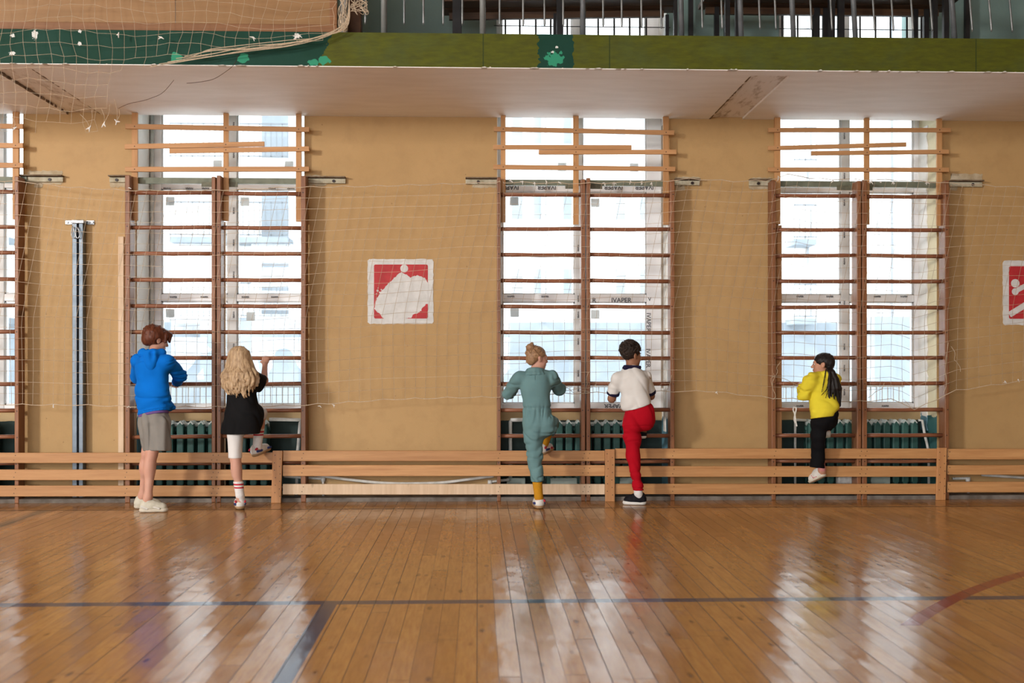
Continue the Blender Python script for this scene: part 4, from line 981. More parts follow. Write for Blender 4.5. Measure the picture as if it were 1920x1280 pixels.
def hand_prims(wr, d, pn, th, s=1.0, curl=1.0, spread=.0):
    """wrist, direction to the knuckles, direction the palm faces, direction of the thumb side"""
    d = unit(d); pn = unit(A3(pn) - d * (A3(pn) @ d)); th = unit(A3(th) - d * (A3(th) @ d) - pn * (A3(th) @ pn)); w = A3(wr)
    L = lambda a, b, c: w + (d * a + pn * b + th * c) * s
    pr = [cap(L(-.012, 0, 0), L(.022, .0, .0), .020 * s, .021 * s, .015 * s, (pn, .8)), cap(L(.022, 0, .018), L(.064, 0, .024), .013 * s, .0115 * s, .012 * s), cap(L(.022, 0, .006), L(.068, 0, .008), .014 * s, .0115 * s, .012 * s),
          cap(L(.022, 0, -.006), L(.064, 0, -.008), .014 * s, .0112 * s, .012 * s), cap(L(.022, 0, -.018), L(.058, 0, -.023), .012 * s, .0105 * s, .012 * s)]
    for c, x0, l in ((.025, .066, .95), (.0085, .070, 1.05), (-.0085, .066, .98), (-.0245, .059, .78)):
        a = 0; p = L(x0, 0, c); 
        for sg_, ln, rr0, rr1 in ((.55, .032, .0092, .0085), (1.35, .024, .0085, .0078), (2.1, .018, .0078, .0066)):
            an = sg_ * curl; q = p + (d * math.cos(an) + pn * math.sin(an) + th * spread * c * 20) * ln * l * s; pr.append(cap(p, q, rr0 * s, rr1 * s, .003 * s)); p = q
    p0, p1 = L(.014, .004, .018), L(.034, .014, .040); p2 = L(.052, .028 * curl + .006, .044); p3 = L(.066, .042 * curl + .004, .038)
    pr += [cap(p0, p1, .013 * s, .0105 * s, .012 * s), cap(p1, p2, .0105 * s, .009 * s, .004 * s), cap(p2, p3, .009 * s, .0075 * s, .003 * s)]
    return pr
def limb(a, b, c, r, bulge=None, k=.03):
    out = [cap(a, b, r[0], r[1], k), cap(b, c, r[1], r[2], k)]
    if bulge is not None:
        m = A3(b) * .68 + A3(c) * .32 + A3(bulge) * .014; out += [ell(m, (r[1] * .98, r[1] * .98, .085), None, .03)]
    return out
def foot_prims(an, heel, toe, s=1.0):
    an, heel, toe = A3(an), A3(heel), A3(toe)
    return [cap(an, heel + (0, 0, .035), .034 * s, .032 * s, .03), cap(heel + (0, 0, .035), toe + (0, 0, .026), .030 * s, .024 * s, .03)]
def shoe(par, heel, toe, mu, ms, s=1.0, trims=(), up=(0, 0, 1), collar=.075, name='shoe'):
    """heel and toe are the ends of the sole's underside"""
    heel, toe = A3(heel), A3(toe); f, r, u = frame(toe - heel, up); u = np.cross(r, f); n = np.linalg.norm(toe - heel)
    P_ = lambda x, z, y=0: heel + f * x * n + u * z * s + r * y * s
    fl = (u, .62)
    pu = [cap(P_(.16, .042), P_(.42, .046), .036 * s, .038 * s, .03), cap(P_(.42, .046), P_(.84, .036), .039 * s, .034 * s, .03), cap(P_(.15, .04), P_(.17, collar), .034 * s, .031 * s, .02), cap(P_(.22, .055), P_(.40, collar * .86), .034 * s, .026 * s, .03), cap(P_(.40, .06), P_(.7, .042), .028 * s, .028 * s, .03), cut(P_(.5, .018), -u)]
    o = sdf(name, pu, .0042, mu, par, relax=1)
    ps = [cap(P_(.15, .018), P_(.45, .018), .040 * s, .038 * s, .02, fl), cap(P_(.45, .018), P_(.86, .017), .039 * s, .040 * s, .02, fl), cut(P_(.5, .0005), -u), cut(P_(.5, .032), u)]
    sdf('sole', ps, .0042, ms, o, relax=1)
    lm = MB()
    for k in range(4):
        x = .44 + .08 * k; z = .083 - .0085 * k
        lm.tube([Vector(P_(x, z, -.020)), Vector(P_(x + .02, z + .006, 0)), Vector(P_(x, z, .020))], .003 * s, 5)
    build(lm, 'laces', SHOEW if mu is not SHOEB else SHOEB, o)
    for x0, z0, x1, z1, w, m, side in trims:
        sdf('side_trim', [cap(P_(x0, z0, side * .038), P_(x1, z1, side * .040), w, w, .004)], .003, m, o)
    return o
def striped(name, c, stripes):
    m = mat(name, c, tuple(x * .9 for x in c), 60, rough=.9, bmp=.2, bscale=300); nt = m.node_tree; b = nt.nodes['Principled BSDF']; src = b.inputs['Base Color'].links[0].from_socket
    tc = N(nt, 'TexCoord'); sp = N(nt, 'SeparateXYZ'); nt.links.new(tc.outputs['Object'], sp.inputs[0])
    for z0, z1, col in stripes:
        k = M(nt, 'MULTIPLY', M(nt, 'GREATER_THAN', sp.outputs['Z'], z0), M(nt, 'LESS_THAN', sp.outputs['Z'], z1)); src = MIX(nt, k, src, col)
    nt.links.new(src, b.inputs['Base Color']); return m
def person(at, label):
    return thing('person', at, label, 'person')
J = lambda u, v, Y: A3(P(u, v, Y))
# ---- the boy in the blue hoodie
def torso(pel, wai, che, nek, shl, shr, T, s=1.0, infl=0.0):
    i = infl; f = (T, .72)
    return [cap(pel, wai, .112 * s + i, .100 * s + i, .04, f), cap(wai, che, .100 * s + i, .122 * s + i, .04, f), cap(che, A3(nek) - (0, 0, .05), .118 * s + i, .07 * s + i, .04, f),
            cap(shl, shr, .042 * s + i, .042 * s + i, .05), ]
def body(par, sm, hd, fd, up, hs, pel, wai, che, nek, T, shl, ell_, wrl, hl, shr, elr, wrr, hr, hipl, knl, anl, fl, hipr, knr, anr, fr, s=1.0, calf=True):
    pr, L, E, R = head_prims(hd, fd, up, hs)
    b = torso(pel, wai, che, nek, shl, shr, T, s) + [cap(nek, A3(hd) - (0, 0, .05), .045 * s, .044 * s, .03)] + pr
    for sh_, e_, w_, h_ in ((shl, ell_, wrl, hl), (shr, elr, wrr, hr)):
        b += limb(sh_, e_, w_, (.042 * s, .034 * s, .024 * s)) + hand_prims(w_, *h_)
    for hp, kn, an, ft in ((hipl, knl, anl, fl), (hipr, knr, anr, fr)):
        back = -A3(T); b += limb(hp, kn, an, (.075 * s, .047 * s, .031 * s), back if calf else None) + foot_prims(an, *ft, s=s)
    o = sdf('body', b, .0055, sm, par, relax=1)
    return o, L, E, R
UPZ = (0, 0, 1)
def foot_of(heel, toe): return (A3(heel) + unit(A3(toe) - A3(heel)) * .035 + (0, 0, .012), A3(toe) - unit(A3(toe) - A3(heel)) * .045 + (0, 0, .006))

def blue_boy():
    p = person(P(283, 957, -.72), 'boy in a bright blue hoodie and grey shorts standing at the wall bars')
    T = unit((.55, .83, 0)); B = -T
    nek, che, wai, pel = J(288, 662, -.68), J(286, 692, -.70), J(286, 738, -.70), J(288, 785, -.70)
    shl, shr = J(259, 675, -.60), J(314, 677, -.75)
    el_, wl = J(258, 708, -.42), J(284, 714, -.24); er, wr = J(337, 703, -.54), J(331, 716, -.27)
    hd = J(294, 636, -.62); fd = (.8, .6, -.28); up = (.12, .08, 1)
    h1, t1 = J(263, 957, -.79), J(313, 955, -.765); h2, t2 = J(253, 950, -.56), J(303, 948, -.535)
    h1[2] = t1[2] = h2[2] = t2[2] = 0.001
    kr, ar = J(284, 850, -.74), J(277.5, 932, -.785); kl, al = J(277, 850, -.64), J(268, 928, -.56)
    bo, L, E, R = body(p, SKIN_F, hd, fd, up, .98, pel, wai, che, nek, T, shl, el_, wl, ((.1, .98, .05), (0, .15, -1), (1, 0, 0), .86), shr, er, wr, ((-.25, .95, -.05), (0, .2, -1), (-1, 0, 0), .86, .9),
         J(281, 792, -.66), kl, al, foot_of(h2, t2), J(297, 792, -.725), kr, ar, foot_of(h1, t1))
    hair = hair_mat('auburn_hair', (.135, .038, .016), (.060, .016, .008))
    hp = [E(0, -.030, .034, .092, .104, .086, .02), E(.02, .055, .060, .062, .045, .038, .03), E(0, -.075, -.02, .066, .05, .058, .03), E(.066, -.03, .0, .024, .055, .05, .03), E(-.066, -.02, .0, .024, .055, .06, .03),
          cap(L(.045, .085, .060), L(.06, .090, .015), .022, .012, .02), cap(L(0, .095, .060), L(.01, .108, .010), .022, .012, .02), cap(L(-.045, .085, .055), L(-.05, .095, .0), .022, .012, .02), cap(L(.075, .04, .04), L(.082, .05, -.015), .02, .010, .02),
          sub(E(.084, -.004, -.022, .022, .026, .030, .012))]
    r = np.random.RandomState(2)
    for k in range(46):
        a = r.uniform(0, 6.28); e0 = r.uniform(.3, 1.2); d0 = A3((math.cos(a) * math.cos(e0) * .086, math.sin(a) * math.cos(e0) * .098 - .03, .036 + math.sin(e0) * .083)); e1 = e0 - r.uniform(.5, .9)
        d1 = A3((math.cos(a + .25) * math.cos(e1) * .092, math.sin(a + .25) * math.cos(e1) * .104 - .03, .034 + math.sin(e1) * .086))
        hp.append(cap(L(*d0), L(*d1), .010, .007, .006))
    hp.append(sub(E(.084, .004, -.024, .018, .026, .026, .008)))
    sdf('hair', hp, .0045, hair, p, lambda Q: .0016 * waves(Q, 3, 240, (1, 1, .35)))
    face_bits(L, E, p, hair)
    blue = cloth('blue_fleece', (.0015, .150, .60), (.0012, .128, .52), weave=420, b=.1)
    g = [cap(pel + (0, 0, .035), wai, .150, .152, .05, (T, .74)), cap(wai, che, .152, .150, .05, (T, .72)), cap(che, nek - (0, 0, .06), .145, .09, .05, (T, .72)), cap(shl + (0, 0, -.010), shr + (0, 0, -.010), .047, .047, .05),
         ell(pel + T * .07 + (0, 0, .10), (.12, .12, .085), None, .05), cap(shl, el_, .055, .054, .03), cap(el_, wl - (A3(wl) - el_) * .1, .054, .043, .03), cap(shr, er, .056, .056, .03), cap(er, wr - (A3(wr) - er) * .12, .058, .042, .03),
         cut(J(287, 762, -.82), (-.05, -.2, -1)), ]
    def fold(Q):
        z = Q[:, 2]; low = np.clip((J(0, 715, -.7)[2] - z) / .12, 0, 1); arm = np.clip((Q[:, 0] - J(316, 700, -.7)[0]) / .05, 0, 1)
        return .0040 * waves(Q, 5, 24, (.8, .8, 1.4)) + .0045 * crease(Q, 6, 17, (.8, .8, 1.3)) + .0075 * (low + arm * .8) * crease(Q, 8, 34, (.45, .45, 1.6))
    o = sdf('hoodie', g[:-1] + [cut(J(287, 768, -.80), (.16, -.16, -1))], .006, blue, p, fold)
    sdf('waistband', [cap(pel + (-.005, -.005, .048), pel + (.01, 0, .088), .139, .145, .03, (T, .74)), cut(J(287, 771.5, -.80), (.16, -.16, -1)), cut(J(287, 760, -.80), (-.16, .16, 1))], .005, blue, o, lambda Q: .0012 * waves(Q, 4, 300, (1, 1, .1)))
    hk = nek + B * .105 + (0, 0, -.062); fr_ = np.array([np.cross(T, (0, 0, 1)), T, (0, 0, 1.0)])
    rg = fr_[0]; tip = J(282, 686, -.80)
    nr, nl = nek + rg * .080 + T * .015, nek - rg * .078 + T * .015
    hoodp = [cap(nr + (0, 0, .004), tip, .034, .042, .04, (T, .75)), cap(nl + (0, 0, .004), tip, .034, .040, .05, (T, .75)), ell(J(282, 672, -.775), (.075, .042, .060), fr_, .04),
        cap(nr, nek + rg * .055 + B * .06, .030, .034, .03), cap(nl, nek - rg * .055 + B * .06, .030, .034, .03), cap(nek + rg * .055 + B * .06 + (0, 0, .004), nek - rg * .055 + B * .06 + (0, 0, .004), .033, .033, .03),
        sub(ell(nek + B * .01 + (0, 0, .045), (.060, .060, .052), None, .02)), sub(cap(nr + B * .10 + (0, 0, .005), tip + rg * .055 + B * .045 + (0, 0, .035), .016, .012, .02))]
    sdf('hood', hoodp, .005, blue, o, lambda Q: .0025 * waves(Q, 15, 45) + .004 * crease(Q, 16, 30, (.6, .6, 1)))
    sdf('cuff', [cap(wr - (A3(wr) - er) * .22, wr - (A3(wr) - er) * .08, .042, .040, .01)], .005, blue, o)
    purple = cloth('purple_jersey', (.15, .085, .26)); sdf('undershirt', [cap(pel + (0, 0, .01), pel + (0, 0, .09), .143, .14, .03, (T, .74)), cut(J(287, 776, -.80), (.16, -.16, -1))], .006, purple, p)
    grey = cloth('grey_jersey', (.235, .225, .205), (.20, .19, .175), weave=600)
    hr, hl = J(301, 794, -.74), J(277, 794, -.66); rr, rl = J(301, 843, -.755), J(286, 843, -.645)
    sdf('shorts', [cap(pel + (0, 0, .07), pel, .124, .126, .04, (T, .78)), cap(hr, rr, .082, .084, .04), cap(hl, rl, .080, .078, .04), cap(pel, J(290, 843, -.70), .10, .088, .04), sub(cap(J(280, 775, -.83), J(285, 850, -.835), .006, .020, .03)), sub(cap(J(281, 800, -.82), J(286, 850, -.825), .012, .024, .04)), cut(J(290, 845, -.8), (0, -.1, -1))], .006, grey, p,
        lambda Q: .0040 * waves(Q, 21, 50, (1.3, 1.3, .3)) + .005 * crease(Q, 22, 30, (1.2, 1.2, .35)))
    shoe(p, h1, t1, SHOEC, SOLEC, 1.05, [(.08, .05, .30, .03, .008, SHOEW, 1), (.5, .045, .75, .03, .008, SHOEW, 1)]); shoe(p, h2, t2, SHOEC, SOLEC, 1.05)
    so = striped('white_sock', (.6, .58, .54), ()); sdf('sock', [cap(ar + (0, 0, .0), h1 + (.055, .01, .05), .037, .036, .01), cut(J(278, 931, -.78), (0, 0, 1))], .004, so, p)
blue_boy()

# ---- the girl with the long loose hair
def long_hair_girl():
    p = person(P(450, 953, -.62), 'girl with long loose blonde hair, black T-shirt and white leggings, one foot on the barrier')
    T = unit((.12, .99, 0)); B = -T
    nek, che, wai, pel = J(450, 698, -.58), J(452, 724, -.60), J(455, 758, -.60), J(456, 792, -.59)
    shl, shr = J(430, 709, -.58), J(475, 708, -.58)
    el_, wl = J(425, 722, -.38), J(434, 684, -.20); er, wr = J(495, 713, -.40), J(497, 682, -.185)
    hd = J(449, 673, -.56); fd = (.05, 1, -.05); up = (0, .05, 1)
    h1, t1 = J(451, 952, -.665), J(447, 940, -.455); h1[2] = t1[2] = .001
    h2, t2 = J(476, 857, -.40), J(505, 843.5, -.215)
    kl, al = J(441, 856, -.63), J(450, 928, -.645); kr, ar = J(489, 775, -.27), J(482, 838, -.37)
    hl, hr = J(441, 795, -.60), J(470, 790, -.57)
    bo, L, E, R = body(p, SKIN_F, hd, fd, up, .95, pel, wai, che, nek, T, shl, el_, wl, ((.05, .55, .7), (0, .75, -.6), (1, 0, 0), .8, 1.0), shr, er, wr, ((.0, .5, .62), (0, .7, -.6), (-1, 0, 0), 1.02, 1.0),
         hl, kl, al, foot_of(h1, t1), hr, kr, ar, foot_of(h2, t2), s=.93)
    bl = cloth('black_jersey', (.006, .006, .0065), (.009, .009, .010), weave=500)
    g = [cap(J(452, 812, -.59), J(455, 785, -.59), .155, .150, .05, (T, .85)), cap(J(452, 812, -.59), wai, .150, .118, .05, (T, .72)), cap(wai, che, .118, .120, .05, (T, .74)), cap(che, nek - (0, 0, .045), .118, .075, .05, (T, .74)), cap(shl, shr, .045, .045, .05),
         cap(shr, J(489, 712, -.46), .052, .055, .04), cap(J(474, 718, -.58), J(485, 726, -.48), .055, .045, .04), cap(shl, J(427, 720, -.44), .05, .05, .04), cap(J(470, 782, -.58), J(478, 776, -.46), .088, .078, .05), cap(J(476, 792, -.57), J(478, 772, -.50), .055, .06, .05),
         cut(J(422, 813, -.6), unit(J(422, 813, -.6) - J(440, 690, -.6)) + A3((.15, 0, 0))), cut(J(495, 713, -.40), (.55, .85, -.1))]
    def fold(Q): return .0040 * waves(Q, 31, 28, (1, 1, .7)) + .006 * crease(Q, 33, 26, (1.0, .8, .55))
    sdf('t_shirt', g, .006, bl, p, fold)
    wh = cloth('white_jersey', (.70, .69, .68), (.64, .63, .62), weave=600)
    sdf('leggings', [cap(hl, kl, .078, .053, .03), cap(hr, kr, .078, .056, .03), cap(pel, pel + (0, 0, .05), .10, .10, .03, (T, .75)), cap(kl, kl + (A3(al) - kl) * .10, .053, .050, .01), cap(kr, kr + (A3(ar) - kr) * .12, .054, .048, .01), cut(J(441, 858, -.6), (0, 0, -1)) ], .005, wh, p, lambda Q: .0012 * waves(Q, 41, 70))
    red = (.45, .02, .04)
    zs = lambda v, y: P(0, v, y).z - ORG[p].z
    s1 = striped('white_sock_red_bands', (.72, .71, .70), [(zs(910.5, -.64), zs(907.5, -.64), red), (zs(916.5, -.64), zs(913.8, -.64), red), (zs(812, -.36), zs(809, -.36), red), (zs(817.5, -.36), zs(814.8, -.36), red)])
    sdf('sock', [cap(kl + (A3(al) - kl) * .62, al, .043, .036, .01), cap(al, h1 + (0, .04, .05), .036, .036, .01), cut(J(449, 902, -.64), (0, 0, 1))], .0045, s1, p)
    sdf('sock', [cap(kr + (A3(ar) - kr) * .45, ar, .046, .038, .01), cap(ar, h2 + (.02, .04, .05), .037, .036, .01), cut(J(484, 803, -.33), (0, 0, 1))], .0045, s1, p)
    tr = [(.04, .066, .10, .070, .010, REDT, 1), (.10, .045, .34, .040, .012, NAVY, 1), (.04, .066, .10, .070, .010, REDT, -1), (.10, .045, .34, .040, .012, NAVY, -1)]
    shoe(p, h1, t1, SHOEW, SOLEG, .98, tr); up2 = A3((-.2, -.1, 1)); shoe(p, h2, t2, SHOEW, SOLEG, .98, tr + [(.75, .035, .92, .03, .010, NAVY, 1)], up=up2)
    hair = hair_mat('blonde_hair', (.52, .375, .225), (.23, .145, .08), (1, 1, .14), 70)
    hp = [E(0, -.012, .030, .086, .098, .086, .02), cap(J(449, 672, -.60), J(450, 700, -.645), .095, .105, .04, (T, .55)), cap(J(450, 700, -.645), J(452, 726, -.660), .115, .085, .04, (T, .42)), cap(J(424, 704, -.62), J(421, 724, -.62), .035, .03, .03), sub(E(0, .10, -.035, .06, .055, .09, .02))]
    r = np.random.RandomState(5)
    for k in range(64):
        t = r.uniform(-1, 1); q = math.sqrt(max(0, 1 - t * t)); ph = r.uniform(0, 6.28); A = r.uniform(1.2, 4.0); e = r.uniform(731, 747) - 9 * abs(t) ** 2
        top = [(449 + 8 * t, 651.5, -.58 - .05 * q), (449 + 16.5 * t, 659, -.585 - .070 * q), (449 + 22 * t, 674, -.58 - .088 * q), (450 + 26.5 * t, 690, -.60 - .09 * q)]
        for v in np.linspace(700, e, 7):
            wd = np.interp(v, (700, 708, 722, 735, 747), (31.5, 33.5, 29.5, 23.5, 19)); top.append((451.5 + wd * t + A * math.sin(ph + v * .19), v, -.615 - .095 * q - .010 * math.sin(ph * 2 + v * .22)))
        pts = [J(*a) for a in top]; rad = [.010, .012, .0125, .0125, .0125, .012, .012, .011, .010, .008, .004]
        for i in range(len(pts) - 1): hp.append(cap(pts[i], pts[i+1], rad[i], rad[i+1], .003))
    for u0, pts in ((0, [(474, 692), (480, 703), (482, 712), (478, 718)]), (0, [(470, 690), (477, 706), (478, 716), (482, 722)]), (0, [(428, 690), (420, 703), (417, 714), (420, 724), (425, 733)]), (0, [(431, 690), (423, 706), (421, 718), (428, 738)])):
        q = [J(a, b, -.655) for a, b in pts]
        for i in range(len(q) - 1): hp.append(cap(q[i], q[i+1], .014, .011, .006))
    sdf('hair', hp, .0042, hair, p, lambda Q: .0010 * waves(Q, 43, 300, (1, 1, .15)) + .0025 * crease(Q, 45, 120, (1, 1, .12)))
    face_bits(L, E, p, hair)
long_hair_girl()

# ---- the girl in the teal jumpsuit
def jumpsuit_girl():
    p = person(P(1008, 954, -.65), 'girl with a messy hair bun in a teal jumpsuit and mustard socks')
    T = unit((.12, .99, 0)); B = -T
    nek, che, wai, pel = J(1004, 694, -.57), J(1004, 722, -.59), J(1007, 764, -.60), J(1010, 793, -.60)
    shl, shr = J(975, 708, -.59), J(1033, 707, -.57)
    el_, wl = J(954, 737, -.44), J(966, 719, -.215); er, wr = J(1048, 729, -.42), J(1036, 719, -.215)
    hd = J(1007, 671, -.55); fd = (.9, .43, -.06); up = (.05, .05, 1)
    h1, t1 = J(1013, 954, -.70), J(1005, 942, -.49); h1[2] = t1[2] = .001
    h2, t2 = J(1017, 853, -.36), J(1034, 843, -.205)
    kl, al = J(1003, 856, -.63), J(1010, 930, -.665); kr, ar = J(1033, 793, -.24), J(1019.5, 836, -.33)
    hl, hr = J(999, 797, -.60), J(1024, 794, -.58)
    bo, L, E, R = body(p, SKIN_F, hd, fd, up, .95, pel, wai, che, nek, T, shl, el_, wl, ((.1, .95, .1), (0, .3, -1), (1, 0, 0), .86), shr, er, wr, ((-.1, .95, .1), (0, .3, -1), (-1, 0, 0), .86),
         hl, kl, al, foot_of(h1, t1), hr, kr, ar, foot_of(h2, t2), s=.92, calf=False)
    tl = cloth('teal_cotton', (.130, .240, .250), (.110, .205, .218), rough=.8, weave=700, b=.06)
    lk = lambda a, b, t: A3(a) + (A3(b) - A3(a)) * t
    g = [cap(pel + (0, 0, -.01), wai, .135, .108, .05, (T, .82)), cap(wai, che, .108, .128, .05, (T, .72)), cap(che, nek - (0, 0, .05), .128, .075, .05, (T, .72)), cap(shl, shr, .052, .052, .05),
         cap(shl, el_, .060, .052, .03), cap(el_, lk(el_, wl, .55), .054, .046, .02), cap(shr, er, .060, .050, .03), cap(er, lk(er, wr, .55), .052, .045, .02),
         ell(J(1003, 800, -.645), (.075, .06, .085), None, .03), ell(J(1026, 797, -.64), (.080, .075, .085), None, .03),
         cap(hl, lk(hl, kl, .5), .086, .072, .04), cap(lk(hl, kl, .5), kl, .072, .064, .03), cap(kl, lk(kl, al, .66), .062, .055, .03), cap(hr, kr, .088, .070, .04), cap(kr, lk(kr, ar, .30), .066, .06, .03),
         cut(J(1009, 902.5, -.66), (.05, 0, -1))]
    wz = wai[2]
    def fold(Q):
        k = np.exp(-((Q[:, 2] - wz + .035) / .055) ** 2); leg = np.clip((wz - .12 - Q[:, 2]) / .1, 0, 1); arm = np.clip((np.abs(Q[:, 0] - che[0]) - .12) / .04, 0, 1)
        return .0032 * waves(Q, 51, 26) + .004 * crease(Q, 54, 22, (1, .7, .7)) + .007 * k * crease(Q, 52, 95, (1, .6, .12)) + .0065 * (leg + arm) * crease(Q, 53, 36, (.8, .8, 1.1)) + .009 * np.exp(-((Q[:, 2] - wz) / .011) ** 2)
    o = sdf('jumpsuit', g, .0055, tl, p, fold)
    m = MB(); 
    rg = np.cross(T, (0, 0, 1)); cp = []
    ring = [(nek + (rg * math.sin(a) * 1.06 + B * math.cos(a)) * .060 + (0, 0, .006 - .016 * (1 - math.cos(a))), nek + (rg * math.sin(a) * 1.12 + B * math.cos(a)) * .088 + (0, 0, -.028 - .018 * (1 - math.cos(a)))) for a in np.linspace(-1.9, 1.9, 11)]
    for (a0, b0), (a1, b1) in zip(ring[:-1], ring[1:]): cp += [cap(a0, a1, .017, .017, .012), cap(b0, b1, .010, .010, .012), cap(a0, b0, .015, .010, .012), cap(a1, b1, .015, .010, .012), cap((a0 + a1) / 2, (b0 + b1) / 2, .015, .010, .012)]
    sdf('collar', cp, .0045, tl, o)
    q = [che + B * y + (dx, 0, dz) for dx, dz, y in ((0, .08, .084), (0.002, .04, .096), (.004, -.03, .094), (.006, -.10, .083), (.008, -.15, .078))]
    m.tube(curve(q, 5), .0032, 5); build(m, 'back_seam', tl, o, smooth=True)
    mu = (.50, .235, .012); s1 = striped('mustard_sock', mu, ())
    sdf('sock', [cap(lk(kl, al, .55), al, .044, .037, .01), cap(al, h1 + (0, .04, .05), .037, .037, .01), cut(J(1009, 903, -.66), (0, 0, 1))], .0045, s1, p)
    sdf('sock', [cap(lk(kr, ar, .15), ar, .043, .037, .01), cap(ar, h2 + (.01, .035, .05), .037, .036, .01)], .0045, s1, p)
    tr = [(.04, .066, .10, .070, .010, REDT, 1), (.12, .045, .36, .040, .012, NAVY, 1), (.55, .04, .7, .035, .01, REDT, 1), (.12, .045, .36, .040, .012, NAVY, -1)]
    shoe(p, h1, t1, SHOEW, SOLEG, 1.0, tr); shoe(p, h2, t2, SHOEW, SOLEG, .95, tr, up=(-.15, -.1, 1))
    hair = hair_mat('light_brown_hair', (.36, .22, .12), (.20, .11, .055), (1, 1, 1), 60)
    bun = A3(P(994.5, 651, -.61))
    hp = [E(0, -.013, .034, .0755, .095, .079, .02), E(0, -.058, -.02, .056, .042, .052, .03), ell(bun, (.038, .034, .034), None, .02), sub(E(0, .105, -.03, .075, .066, .085, .02)), sub(E(0, .01, -.085, .09, .06, .06, .02)), sub(E(.078, .0, -.022, .022, .024, .034, .008))]
    r = np.random.RandomState(8)
    for k in range(40):
        a = r.uniform(-2.6, 2.6); e0 = r.uniform(-.25, .7); s0 = A3((math.sin(a) * math.cos(e0) * .078, -.02 - math.cos(a) * math.cos(e0) * .09, .034 + math.sin(e0) * .08))
        if s0[1] > .05: continue
        q0 = L(*s0); md = lk(q0, bun, .55); md = L(0, -.02, .034) + unit(md - L(0, -.02, .034)) * .083
        hp += [cap(q0, md, .008, .008, .004), cap(md, bun, .008, .009, .004)]
    for k in range(16):
        a = r.uniform(0, 6.28); v = unit((math.cos(a), .3 * r.randn(), math.sin(a))); hp.append(cap(bun + v * .020, bun + v * r.uniform(.034, .050) + (0, 0, .006), .009, .004, .006))
    for u0, v0, u1, v1 in ((1002, 655, 1009, 653), (1000, 650, 1006, 646), (994, 660, 989, 664), (988, 672, 986, 681)): hp.append(cap(J(u0, v0, -.57), J(u1, v1, -.57), .006, .003, .005))
    sdf('hair', hp, .0042, hair, p, lambda Q: .0006 * waves(Q, 44, 230))
    face_bits(L, E, p, hair)
jumpsuit_girl()

